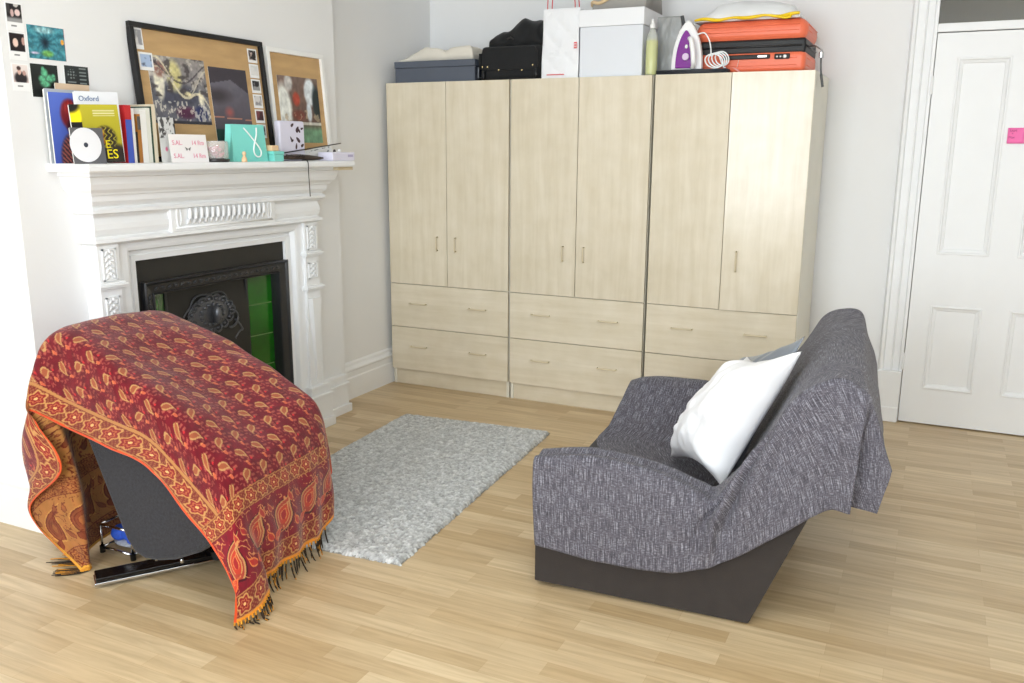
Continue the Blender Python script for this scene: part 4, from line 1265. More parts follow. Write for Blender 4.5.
def throw_colours(S_, T_, L_, W_, rev=False):
    base = np.ones(S_.shape+(3,))*np.array([104, 16, 28.])
    n = fbm(S_*60, T_*60, 71, 3)
    base *= (.82+.36*n)[..., None]
    cu, cv = .070, .080
    row = np.floor(S_/cu)
    col_ = np.floor(T_/cv + .5*(row % 2))
    x = T_ - (col_ + .5 - .5*(row % 2))*cv; y = S_ - (row+.5)*cu
    r_ = np.hypot(x, y-.006)
    th = np.arctan2(y, x)
    # fans of dashes
    for ox_, oy_, k0 in ((.030, -.014, 0), (-.034, .020, 1.3)):
        rr = np.hypot(x-ox_, y-oy_); tt = np.arctan2(y-oy_, x-ox_)
        ring_ = (np.abs(((rr/.0160) % 1)-.5) < .25) & (rr > .007) & (rr < .046)
        dash = (np.sin(tt*(4+3*np.floor(rr/.0160))+k0+np.floor(rr/.0160)*1.7) > -.45)
        fan = (np.sin(tt*1.0+k0*2+.4) > -.45)
        m = ring_ & dash & fan
        base[m] = np.array([146, 66, 56.])*(.78+.44*n[m])[:, None]
    odd = (row % 2 == 0)
    for sgn, sel in ((1, odd), (-1, ~odd)):
        b_, rim, heart = paisley(x*sgn, y, .9, .0225)
        base[b_ & sel] = (180, 134, 84); base[heart & sel] = (150, 78, 50)
    b3 = np.hypot((x-.036)*1.0, (y+.030)*.6) < .0062
    base[b3] = (186, 88, 60); base[np.hypot(x+.006, y-.036) < .0052] = (206, 120, 74); base[np.hypot(x-.018, y-.030) < .004] = (190, 40, 44)
    # near and far long borders
    for b in (T_, W_-T_):
        m = (b >= .010) & (b < .098)
        base[m] = rosettes(S_[m], b[m]-.010, .088, .082)
        m = (b >= .098) & (b < .106); base[m] = (178, 124, 72)
    for d in (S_, L_-S_):
        m = (d < .315) & (d >= .0)
        base[m] = np.array([118, 20, 34.])*(.85+.3*n[m])[:, None]
        # large paisleys with leaves and tendrils
        px_ = .150
        X = (T_/px_ - np.floor(T_/px_) - .5)*px_; Y = d - .185
        sel = (d > .085) & (d < .275)
        for (cx, cy, an, sz, c1, c2) in ((0, .004, -.35, .066, (186, 132, 84), (158, 60, 46)), (.052, -.050, .7, .024, (214, 120, 62), (176, 44, 34)), (-.050, -.062, -.8, .026, (212, 104, 54), (186, 60, 40)), (.050, .050, .2, .020, (196, 120, 74), (160, 50, 44)), (-.058, .045, .5, .018, (190, 110, 66), (150, 40, 40))):
            b_, rim, heart = paisley(X-cx, Y-cy, an, sz, .11 if sz > .05 else .2)
            m2 = b_ & sel
            base[m2] = c1; base[heart & sel] = c2
            if sz > .05:
                b4, r4, h4 = paisley(X-cx, Y-cy+.004, an, sz*.66, .10)
                base[b4 & sel] = (190, 136, 84); base[h4 & sel] = (178, 58, 40)
                b6, r6, h6 = paisley(X-cx, Y-cy+.008, an, sz*.36, .14); base[b6 & sel] = (204, 120, 70); base[h6 & sel] = (150, 36, 38)
                b5, _, _ = paisley(X-cx, Y-cy, an, sz*1.12)
                base[b5 & ~b_ & sel] = (70, 16, 26)
        m = sel & (np.abs(fbm(T_*40, d*40, 88, 2)-.5) < .018) & (np.hypot(X, Y) > .05)
        base[m] = (200, 130, 80)
        m = (d >= .010) & (d < .085); base[m] = rosettes(T_[m], d[m]-.010, .075, .075)
        m = (d >= .275) & (d < .335); base[m] = rosettes(T_[m], d[m]-.275, .060, .058)
        m = (d < .010); base[m] = (226, 140, 34)
    m = (T_ < .0085) | (T_ > W_-.0085)
    base[m] = (214, 78, 36)
    if rev:
        # the back of the weave swaps figure and ground
        lum = base.mean(-1, keepdims=True)/255
        gold = np.array([188, 136, 70.]); dark = np.array([104, 40, 26.])
        k = np.clip((lum-.13)/.30, 0, 1)
        base = gold*(1-k)+dark*k
        base *= (.85+.3*n)[..., None]
        m = (T_ < .0085) | (L_-S_ < .01) | (S_ < .01); base[m] = (216, 158, 60)
    return np.clip(base, 0, 255)
yF = 2.42
NET = [
 # near hem                near fold              near low               near top edge         near top              middle                far top               far edge             far hem
 [(-2.560, 1.900, .006), (-2.556, 1.910, .010), (-2.552, 1.920, .014), (-2.552, 1.932, .016), (-2.650, 2.01, .020), (-2.700, 2.20, .026), (-2.70, yF, .026), (-2.70, 2.50, .03), (-2.70, 2.54, .04)],
 [(-2.742, 1.868, .205), (-2.752, 1.876, .200), (-2.670, 1.895, .200), (-2.552, 1.925, .200), (-2.655, 2.02, .200), (-2.695, 2.20, .200), (-2.70, yF, .200), (-2.70, 2.50, .20), (-2.70, 2.54, .20)],
 [(-2.530, 1.850, .405), (-2.640, 1.838, .410), (-2.742, 1.868, .410), (-2.585, 1.922, .410), (-2.665, 2.01, .410), (-2.690, 2.20, .410), (-2.70, yF, .410), (-2.70, 2.50, .40), (-2.70, 2.54, .38)],
 [(-2.655, 1.868, .535), (-2.690, 1.866, .555), (-2.700, 1.880, .585), (-2.660, 1.920, .610), (-2.684, 2.01, .620), (-2.688, 2.20, .615), (-2.70, yF, .615), (-2.70, 2.49, .60), (-2.70, 2.54, .55)],
 [(-2.700, 1.878, .575), (-2.692, 1.876, .620), (-2.676, 1.896, .715), (-2.664, 1.925, .800), (-2.655, 2.00, .838), (-2.672, 2.20, .842), (-2.69, yF, .822), (-2.69, 2.48, .77), (-2.67, 2.53, .58)],
 [(-2.575, 1.922, .515), (-2.565, 1.924, .590), (-2.545, 1.926, .680), (-2.520, 1.945, .785), (-2.515, 2.01, .818), (-2.520, 2.20, .812), (-2.54, yF, .803), (-2.54, 2.485, .76), (-2.54, 2.53, .56)],
 [(-2.425, 1.932, .478), (-2.415, 1.930, .560), (-2.400, 1.930, .640), (-2.385, 1.945, .728), (-2.380, 2.01, .752), (-2.380, 2.20, .728), (-2.385, yF, .752), (-2.385, 2.487, .725), (-2.39, 2.53, .52)],
 [(-2.220, 1.930, .432), (-2.215, 1.930, .480), (-2.205, 1.932, .545), (-2.195, 1.945, .630), (-2.190, 2.01, .664), (-2.185, 2.20, .630), (-2.190, yF, .672), (-2.190, 2.487, .645), (-2.19, 2.53, .45)],
 [(-2.070, 1.915, .325), (-2.060, 1.922, .375), (-2.050, 1.930, .440), (-2.035, 1.945, .522), (-2.030, 2.01, .556), (-2.022, 2.20, .545), (-2.035, yF, .594), (-2.035, 2.487, .570), (-2.03, 2.53, .38)],
 [(-1.925, 1.895, .225), (-1.920, 1.908, .280), (-1.914, 1.925, .340), (-1.906, 1.945, .415), (-1.902, 2.01, .450), (-1.912, 2.20, .465), (-1.945, yF, .522), (-1.950, 2.485, .500), (-1.96, 2.53, .32)],
 [(-1.836, 1.874, .125), (-1.838, 1.890, .180), (-1.842, 1.915, .235), (-1.848, 1.950, .275), (-1.862, 2.02, .300), (-1.882, 2.20, .320), (-1.898, yF, .345), (-1.930, 2.485, .33), (-1.95, 2.53, .26)],
 [(-1.822, 1.862, .065), (-1.812, 1.884, .085), (-1.806, 1.925, .125), (-1.818, 1.980, .150), (-1.866, 2.045, .165), (-1.880, 2.20, .175), (-1.912, yF, .19), (-1.926, 2.485, .20), (-1.95, 2.53, .20)],
 [(-1.828, 1.858, .012), (-1.806, 1.885, .022), (-1.790, 1.935, .040), (-1.806, 1.990, .064), (-1.874, 2.060, .072), (-1.884, 2.20, .070), (-1.912, yF, .075), (-1.926, 2.485, .10), (-1.95, 2.53, .12)],
]
def wr_red(S_, T_, pu, pv):
    w = .0045*(fbm(S_*7, T_*9, 21, 3)-.5)*2
    fr_ = np.clip((pu-9.2)/2, 0, 1)                     # folds down the front drop
    w = w + fr_*.008*np.sin(T_*46+1.0)*np.clip((pv-2.5), 0, 1)
    top = np.clip(1-np.abs(pu-6.5)/2.5, 0, 1)
    w = w - top*.004*np.abs(np.sin(S_*16+T_*5))
    return w
M_face = attr_mat('paisley weave', 'Col', rough=.85, bump=.35, bscale=900, spec=.15, sheen=.25)
M_rev = attr_mat('paisley weave reverse', 'Rev', rough=.85, bump=.35, bscale=900, spec=.15, sheen=.2)
M_orange = mat('orange hem stitch', (214, 96, 40), rough=.8)
NU, NV = 760, 460
thr, TP, TS, TT, TL, TW = cloth('throw', NET, NU, NV, [M_face, M_rev, M_orange], .0032, wr_red)
tag(thr, 'red paisley throw with gold borders and dark fringe draped over the lounge chair', 'throw')
# uniform pattern coordinates so motifs do not stretch
colored(thr, throw_colours(TS, TT, TS[-1:, :].mean()*np.ones_like(TS)*0+TS[-1:, :], TT[:, -1:]).reshape(-1, 3), 'Col')
colored(thr, throw_colours(TS, TT, TS[-1:, :], TT[:, -1:], True).reshape(-1, 3), 'Rev')
# fringe: twisted dark and gold tassels along both ends
M_fr = mat('black and gold tassel', (44, 32, 20), rough=.9, vary=.9, vscale=220)
M_fr2 = mat('gold tassel knot', (206, 140, 40), rough=.85, vary=.2, vscale=90)
rs = np.random.RandomState(5)
def fringe(row, out, n0, n1, step, lng):
    mb = MB()
    for j in range(n0, n1, step):
        p = TP[row, j]; q = TP[row-1 if row else 1, j]
        d = p-q; d /= np.linalg.norm(d)
        ln = lng*(.8+.4*rs.rand())
        pts = [p - d*.002]
        side = (rs.rand(2)-.5)*.03
        for k in range(1, 7):
            f = k/6
            w = p + d*ln*f*.55 + np.array(out)*ln*f*f*.5 + np.array([side[0]*f, side[1]*f, -ln*.45*f])
            w[2] = max(w[2], .0045+.001*rs.rand())
            pts.append(w)
        mb.tube([tuple(p - d*.003), tuple(pts[1])], .0036, 6, 1)
        mb.tube([tuple(w) for w in pts[1:]], [.0032, .0030, .0028, .0028, .0026, .0014], 6, 0)
        if rs.rand() > .45:
            e = [tuple(np.array(w)+np.array([.004*(rs.rand()-.5), .005*(rs.rand()-.5), .001])) for w in pts[1:]]
            mb.tube(e, .0017, 5, 1)
    return mb
f1 = fringe(NU-1, (.5, -.1, 0), 2, NV-82, 8, .062).build('fringe', [M_fr, M_fr2], thr)
f1['label'] = 'twisted black and gold fringe at the front hem'
f2 = fringe(0, (-2.3, -1.4, 0), 2, 150, 5, .085).build('fringe', [M_fr, M_fr2], thr)
f2['label'] = 'twisted black and gold fringe at the back hem'
# clear pouch with a blue bundle on the floor behind the chair
pb_ = thing('storage_pouch', 'clear plastic pouch of blue cloth in a thin metal rack under the lounge chair', 'pouch', (-2.56, 2.08, 0))
mb = MB()
X0, X1, Y0_, Y1_ = -2.630, -2.475, 2.050, 2.175
for z in (.020, .110):
    mb = MB()
    for a, b in (((X0, Y0_, z), (X1, Y0_, z)), ((X0, Y1_, z), (X1, Y1_, z)), ((X0, Y0_, z), (X0, Y1_, z)), ((X1, Y0_, z), (X1, Y1_, z))):
        mb.tube([a, b], .0052, 8)
    mb.build('metal_rail', M_chrome, pb_, smooth=True)
for x in (X0, X1):
    for y_ in (Y0_, Y1_):
        MB().tube([(x, y_, .026), (x, y_, .106)], .0045, 8).build('upright', M_chrome, pb_, smooth=True)
        MB().tube([(x, y_, 0.0), (x, y_, .026)], .010, 10).build('foot', M_blackgl, pb_)
g = []
for k in range(9):
    ph = 2*math.pi*k/9
mb = MB()
for (cx, cy, cz, rx, ry, rz) in ((-2.583, 2.10, .068, .036, .038, .030), (-2.54, 2.11, .072, .042, .04, .030), (-2.51, 2.10, .058, .028, .036, .022)):
    mb.blob((cx, cy, cz), (rx, ry, rz), 10)
mb.build('blue_cloth', mat('blue cloth', (44, 84, 190), rough=.7, vary=.3, vscale=40, bump=.6, bscale=60), pb_, smooth=True)
MB().blob((-2.550, 2.105, .036), (.070, .04, .014), 10).build('pale_cloth', mat('pale grey cloth', (150, 152, 160), rough=.8, vary=.3, vscale=50), pb_, smooth=True)
# ================================================================== grey sofa, throw and cushions
M_brown = mat('dark brown upholstery', (46, 40, 37), rough=.85, vary=.10, vscale=18, bump=.25, bscale=260, sheen=.1)
M_blackpl = mat('black plastic foot', (20, 20, 20), rough=.5)
sf = thing('sofa', 'low dark brown two seat sofa with a leaning back, covered by the grey woven throw', 'sofa', (-1.1, 2.52, 0), R(4.4), local=True)
SW = 1.15
body = [(-.006, .016), (.705, .004), (.905, .50), (.980, .715), (.980, .745), (.950, .775), (.90, .785), (.855, .765), (.80, .69), (.62, .365), (.54, .375), (.385, .430), (.205, .452), (.03, .428), (-.006, .40)]
low = [(x, z-.035 if z > .3 and x < .7 else z) for x, z in body]
low[-1] = (.03, .36); low[-2] = (.05, .385)
for y0, y1, pr in ((0.0, .115, body), (SW-.115, SW, low)):
    MB().prism(pr, 'y', y0, y1).build('side_panel', M_brown, sf, bevel=.005, seg=2)
MB().prism([(0.012, .018), (.69, .010), (.78, .22), (.60, .24), (.02, .235)], 'y', .116, SW-.116).build('base', M_brown, sf, bevel=.008)
MB().prism([(-.035, .21), (-.030, .262), (.02, .272), (.55, .262), (.60, .242), (.02, .237)], 'y', .118, SW-.118).build('seat', M_brown, sf, bevel=.012, seg=3)
MB().prism([(.60, .243), (.785, .232), (.905, .52), (.985, .735), (.982, .76), (.955, .785), (.895, .79), (.85, .765), (.80, .69), (.66, .44)], 'y', .117, SW-.117).build('backrest', M_brown, sf, bevel=.015, seg=3)
for x in (.055, .64):
    for y in (.05, SW-.05):
        MB().lathe([(.014, 0), (.016, .004), (.016, .030)], (x, y, 0), 14).build('foot', M_blackpl, sf)

def weave_mat():
    m = bpy.data.materials.new('grey slub weave'); m.use_nodes = True
    nt = m.node_tree; L = nt.links.new; b = nt.nodes['Principled BSDF']
    b.inputs['Roughness'].default_value = .92; b.inputs['Specular IOR Level'].default_value = .12; b.inputs['Sheen Weight'].default_value = .12
    at = nt.nodes.new('ShaderNodeAttribute'); at.attribute_name = 'Fib'
    sep = at.outputs['Vector']
    def n(scale_vec, sc, det=3):
        mp = nt.nodes.new('ShaderNodeMapping'); mp.inputs['Scale'].default_value = scale_vec
        L(sep, mp.inputs[0])
        t = nt.nodes.new('ShaderNodeTexNoise'); t.inputs['Scale'].default_value = sc; t.inputs['Detail'].default_value = det
        L(mp.outputs[0], t.inputs['Vector']); return t.outputs['Fac']
    a = n((520, 19, 1), 1.0, 5); c = n((50, 520, 1), 1.0); d = n((150, 150, 1), 1.0, 4)
    def ma(op, x, y):
        q = nt.nodes.new('ShaderNodeMath'); q.operation = op
        for i, v in enumerate((x, y)):
            if isinstance(v, (int, float)): q.inputs[i].default_value = v
            else: L(v, q.inputs[i])
        return q.outputs[0]
    s = ma('ADD', ma('MULTIPLY', a, .54), ma('ADD', ma('MULTIPLY', c, .26), ma('MULTIPLY', d, .20)))
    r = nt.nodes.new('ShaderNodeValToRGB')
    e = r.color_ramp.elements
    e[0].position = .34; e[0].color = L4((54, 52, 57)); e[1].position = .65; e[1].color = L4((160, 160, 170))
    k = r.color_ramp.elements.new(.50); k.color = L4((84, 81, 89))
    L(s, r.inputs[0]); L(r.outputs[0], b.inputs['Base Color'])
    bp = nt.nodes.new('ShaderNodeBump'); bp.inputs['Strength'].default_value = .5; bp.inputs['Distance'].default_value = .002
    L(s, bp.inputs['Height']); L(bp.outputs[0], b.inputs['Normal'])
    return m
M_weave = weave_mat()
# net columns along the depth of the sofa: front ... valley ... back top ... rear drop
HEM = [(.006, .164), (.12, .150), (.235, .141), (.438, .144), (.55, .175), (.616, .208), (.683, .253), (.742, .300), (.808, .353), (.874, .408), (.919, .434), (.956, .443), (1.004, .436), (1.042, .430)]
TOP = [(-.009, .446), (.10, .468), (.207, .476), (.387, .455), (.531, .408), (.581, .392), (.667, .527), (.731, .622), (.782, .712), (.844, .778), (.915, .808), (.983, .772), (1.029, .674), (1.071, .559)]
SEAT = [(.012, .285), (.10, .288), (.20, .288), (.37, .282), (.50, .276), (.570, .288), (.650, .430), (.712, .560), (.765, .670), (.822, .765), (.885, .815), (.975, .800), (1.035, .640), (1.065, .480)]
ARMI = [(-.004, .446), (.10, .466), (.207, .474), (.387, .452), (.525, .410), (.580, .405), (.662, .500), (.726, .605), (.780, .705), (.840, .775), (.905, .812), (.980, .786), (1.032, .660), (1.068, .520)]
FART = [(.045, .440), (.10, .462), (.207, .476), (.387, .468), (.520, .455), (.590, .455), (.670, .545), (.735, .635), (.785, .715), (.832, .790), (.888, .822), (.968, .820), (1.035, .640), (1.065, .480)]
def mixp(A, B, k): return [(a[0]*(1-k)+b[0]*k, a[1]*(1-k)+b[1]*k) for a, b in zip(A, B)]
rows = [(-.030, HEM), (-.034, mixp(HEM, TOP, .35)), (-.026, mixp(HEM, TOP, .75)), (-.006, TOP), (.035, mixp(TOP, ARMI, .5)), (.095, ARMI), (.150, mixp(ARMI, SEAT, .75)), (.21, SEAT), (.50, SEAT), (.74, SEAT),
        (.86, mixp(SEAT, FART, .16)), (.97, mixp(SEAT, FART, .52)), (1.07, mixp(SEAT, FART, .90)), (1.135, FART), (1.175, mixp(FART, HEM, .12)), (1.19, mixp(FART, HEM, .8))]
G = np.zeros((len(rows), 14, 3))
for i, (y, pr) in enumerate(rows):
    for j, (x, z) in enumerate(pr):
        G[i, j] = (x, y, z + (.004 if 0 < i < 15 else 0))
# the rear flap flares out from the sofa's near rear corner
for j, dx in ((11, .004), (12, .014), (13, .020)):
    for i in range(0, 4): G[i, j, 0] += dx*0
    G[0, j, 1] -= .004

# a folded pleat where the rear flap starts
col = (G[:, 11]+G[:, 12])/2
G = np.concatenate([G[:, :12], col[:, None], G[:, 12:]], 1)
for i, k in ((0, 1), (1, 1), (2, .6)):
    G[i, 11] += np.array([.010, -.026, -.004])*k
    G[i, 12] += np.array([-.062, .030, .004])*k
    G[i, 13] += np.array([0, .026, 0])*k
    G[i, 14] += np.array([0, .026, 0])*k
# seat edge: the cloth is drawn back from the near half of the front edge
for i in (7, 8): G[i, 0, 0] = .085; 
G[9, 0, 0] = .0
def wr_grey(S_, T_, pu, pv):
    w = .006*(fbm(S_*6, T_*6, 33, 3)-.5)*2
    # creases that run from the valley of arm and back
    side = np.clip(1-np.abs(pu-1.9)/2.2, 0, 1)
    for c0, k, wd in ((4.15, .022, .24), (4.75, -.022, .26), (5.35, .020, .26), (6.3, -.011, .4), (7.4, .008, .5)):
        w = w + side*k*np.exp(-((pv-c0-.62*(pu-1.6)-.25*(pu-1.6)**2)/wd)**2)
    w = w + .004*np.exp(-((pv-5.2)/.5)**2)*np.sin(S_*30)*np.clip((pu-6), 0, 1)
    return w
gt, GP, GS, GT, GL, GW = cloth('throw', G, 240, 240, [M_weave], .004, wr_grey)
at = gt.data.attributes.new('Fib', 'FLOAT_VECTOR', 'POINT')
fv = np.zeros((240*240, 3), np.float32); fv[:, 0] = GT.ravel(); fv[:, 1] = GS.ravel()
at.data.foreach_set('vector', fv.ravel())
gt.location = (-1.1, 2.52, 0); gt.rotation_euler = (0, 0, R(4.4))
tag(gt, 'grey slub woven throw covering the low sofa and hanging past its back', 'throw')

def pillow(name, label, corners, thick, m, seed, group=None, pinch=.10, wr=.012, piping=None):
    c = np.array(corners, float)        # bottom near, bottom far, top far, top near
    n = 64
    a, b = np.meshgrid(np.linspace(-1, 1, n), np.linspace(-1, 1, n), indexing='ij')
    def pos(a, b):
        s, t = (a+1)/2, (b+1)/2
        return c[0]*((1-s)*(1-t))[..., None]+c[1]*(s*(1-t))[..., None]+c[2]*(s*t)[..., None]+c[3]*((1-s)*t)[..., None]
    a2 = a*(1-pinch*(1-b*b)**1.0*np.abs(a)**2); b2 = b*(1-pinch*(1-a*a)**1.0*np.abs(b)**2)
    P = pos(a2, b2)
    nn = -np.cross(c[1]-c[0], c[3]-c[0]); nn /= np.linalg.norm(nn)
    h = ((1-a**4)*(1-b**4))**.55*(1-.25*(a*a+b*b)/2)
    wv = (fbm(a*2.2+5, b*2.2+5, seed, 3)-.5)
    rad = np.sin(np.arctan2(b, a)*9+3*fbm(a*1.5+9, b*1.5+9, seed+3, 2)*4)*np.hypot(a, b)**2
    side = h*thick*.5
    F = P + nn*(side*1.15 + h**.5*(wr*wv*2+wr*.45*rad))[..., None]
    Bk = P - nn*(side*.45)[..., None]
    mb = MB(); mb.grid(F)
    mb.grid(Bk)
    o = mb.build(name, m, smooth=True, weld=True, origin=tuple(c.mean(0)))
    bpy.context.view_layer.update()
    tag(o, label, 'cushion', group)
    return o
M_white = mat('white cotton', (240, 240, 242), rough=.9, vary=.01, bump=.12, bscale=24, sheen=.1)
M_sat = mat('grey satin', (124, 130, 138), rough=.45, vary=.06, vscale=10, sheen=.2, bump=.1, bscale=30)
wc = pillow('cushion', 'plump white cotton cushion leaning on the back of the grey covered sofa',
       [(-.548, 2.800, .350), (-.829, 3.190, .290), (-.565, 3.205, .715), (-.322, 2.775, .850)][::1], .22, M_white, 5, pinch=.17, wr=.026)
gc = pillow('cushion', 'grey satin cushion tucked behind the white cushion on the sofa',
       [(-.525, 2.95, .345), (-.860, 3.31, .305), (-.600, 3.34, .680), (-.340, 2.97, .858)], .09, M_sat, 9)
# ================================================================== things on top of the wardrobes
ZW = 1.8335
# grey storage box with a label holder
M_gbox = mat('slate grey box card', (84, 90, 102), rough=.55, vary=.05, vscale=12)
M_navy = mat('dark navy box end', (34, 38, 52), rough=.5)
M_steel = mat('brushed steel', (190, 192, 194), rough=.3, metal=.9)
sb = thing('storage_box', 'slate grey storage box with a metal label holder, in the wardrobe corner', 'box', (-2.70, 4.80, ZW))
MB().box(-2.964, -2.432, 4.605, 4.95, ZW, ZW+.085).build('box', M_gbox, sb, bevel=.003)
MB().box(-2.968, -2.428, 4.601, 4.954, ZW+.0855, ZW+.122).build('lid', M_gbox, sb, bevel=.003)
MB().box(-2.4315, -2.4275, 4.610, 4.945, ZW+.002, ZW+.083).build('end_panel', M_navy, sb)
mb = MB(); 
for y0, y1, z0, z1 in ((4.64, 4.72, ZW+.018, ZW+.026), (4.64, 4.72, ZW+.070, ZW+.078), (4.64, 4.648, ZW+.026, ZW+.070), (4.712, 4.72, ZW+.026, ZW+.070)):
    mb.box(-2.4274, -2.4225, y0, y1, z0, z1)
mb.build('label_holder', M_steel, sb)
# folded pale cloth on the box
M_linen = mat('pale linen', (218, 212, 200), rough=.9, vary=.03, bump=.2, bscale=40)
def heap(name, x0, x1, y0, y1, z0, hfn, m, label, cat, n=60, m2=None):
    mb = MB()
    s, t = np.meshgrid(np.linspace(0, 1, n), np.linspace(0, 1, n), indexing='ij')
    hh = hfn(s, t)
    e = np.minimum(np.minimum(s, 1-s), np.minimum(t, 1-t))
    edge = np.clip(e/.05, 0, 1)
    X = x0+(x1-x0)*s; Y = y0+(y1-y0)*t
    P = np.stack([X, Y, z0 + hh*edge**.5], -1)
    Q = np.stack([X, Y, np.full_like(X, z0)], -1)
    mb.grid(P); mb.grid(Q)
    o = mb.build(name, m, smooth=True, weld=True, origin=((x0+x1)/2, (y0+y1)/2, z0))
    tag(o, label, cat)
    return o
def h_cloth(s, t):
    base = .018 + .062*np.clip((s-.08)/.28, 0, 1)*(1-.18*s)
    return base + .016*np.sin(s*8+2.5*t)*np.clip(s*3, 0, 1)*.4 + .014*(fbm(s*5, t*5, 91)-.5) - .018*np.exp(-((s-.62)/.05)**2)
heap('folded_cloth', -2.955, -2.452, 4.625, 4.94, ZW+.1225, h_cloth, M_linen, 'crumpled pale linen cloth lying on the slate grey storage box', 'cloth')
# black case with brass studs and a soft black bag on it
M_black = mat('black fabric', (15, 16, 18), rough=.8, vary=.25, vscale=30, bump=.3, bscale=180, sheen=.1)
M_blackl = mat('black leather', (14, 15, 17), rough=.5, bump=.2, bscale=120)
M_brass = mat('brass stud', (236, 214, 160), rough=.2, metal=.8)
bc = thing('studded_case', 'black upright travel case with small brass studs, beside the storage box', 'case', (-2.22, 4.80, ZW))
MB().box(-2.395, -2.030, 4.612, 4.90, ZW+.006, ZW+.185).build('body', M_black, bc, bevel=.022, seg=4)
MB().prism([(-2.385, ZW+.055), (-2.385, ZW+.150), (-2.37, ZW+.178), (-2.06, ZW+.178), (-2.042, ZW+.15), (-2.042, ZW+.055)], 'y', 4.600, 4.6125).build('front_pocket', M_black, bc, bevel=.004)
for x in (-2.374, -2.049):
    mb = MB(); mb.tube([(x, 4.604, ZW+.004+.05*0), (x, 4.604, ZW+.055)], .012, 10)
    mb.build('corner_guard', M_blackl, bc, smooth=True)
for x, z in ((-2.378, .074), (-2.345, .073), (-2.274, .055), (-2.132, .051), (-2.066, .076)):
    MB().blob((x, 4.597, ZW+z), (.0052, .0038, .0052), 8).build('stud', M_brass, bc, smooth=True)
for x in (-2.37, -2.06):
    MB().blob((x, 4.66, ZW+.009), (.016, .03, .009), 8).build('foot', M_blackl, bc, smooth=True)
MB().tube([(-2.405+.01*0, 4.63, ZW+.15), (-2.408, 4.63, ZW+.11), (-2.404, 4.63, ZW+.07)], .010, 8).build('side_strap', M_black, bc, smooth=True)
def soft_bag():
    t = thing('soft_bag', 'slouchy black bag lying on top of the studded black case', 'bag', (-2.20, 4.76, ZW+.186))
    xs_ = np.linspace(-2.378, -2.032, 50)
    prof = np.interp(xs_, [-2.378, -2.362, -2.335, -2.300, -2.265, -2.245, -2.215, -2.175, -2.140, -2.10, -2.06, -2.032], [.0, .050, .078, .086, .088, .102, .136, .152, .150, .144, .128, .055])
    n = 26
    V = []
    for i, x in enumerate(xs_):
        row = []
        for k in range(n):
            a = math.pi*k/(n-1)
            w = .125*min(1, .25+prof[i]/.07)
            row.append((x, 4.765 - w*math.cos(a)*(1+.04*math.sin(x*60)), ZW+.187 + prof[i]*math.sin(a)**.6*(1+.05*math.sin(x*50+a*3))))
        V.append(row)
    G_ = np.array(V)
    mb = MB(); mb.grid(G_)
    Bt = G_.copy(); Bt[:, :, 2] = ZW+.187; mb.grid(Bt)
    mb.build('body', M_black, t, smooth=True, weld=True)
    mb = MB()
    mb.tube([(-2.245, 4.645, ZW+.225), (-2.225, 4.641, ZW+.232), (-2.205, 4.641, ZW+.222)], .004, 8)
    mb.build('clasp', mat('dull buckle', (70, 68, 66), rough=.4, metal=.5), t, smooth=True)
soft_bag()
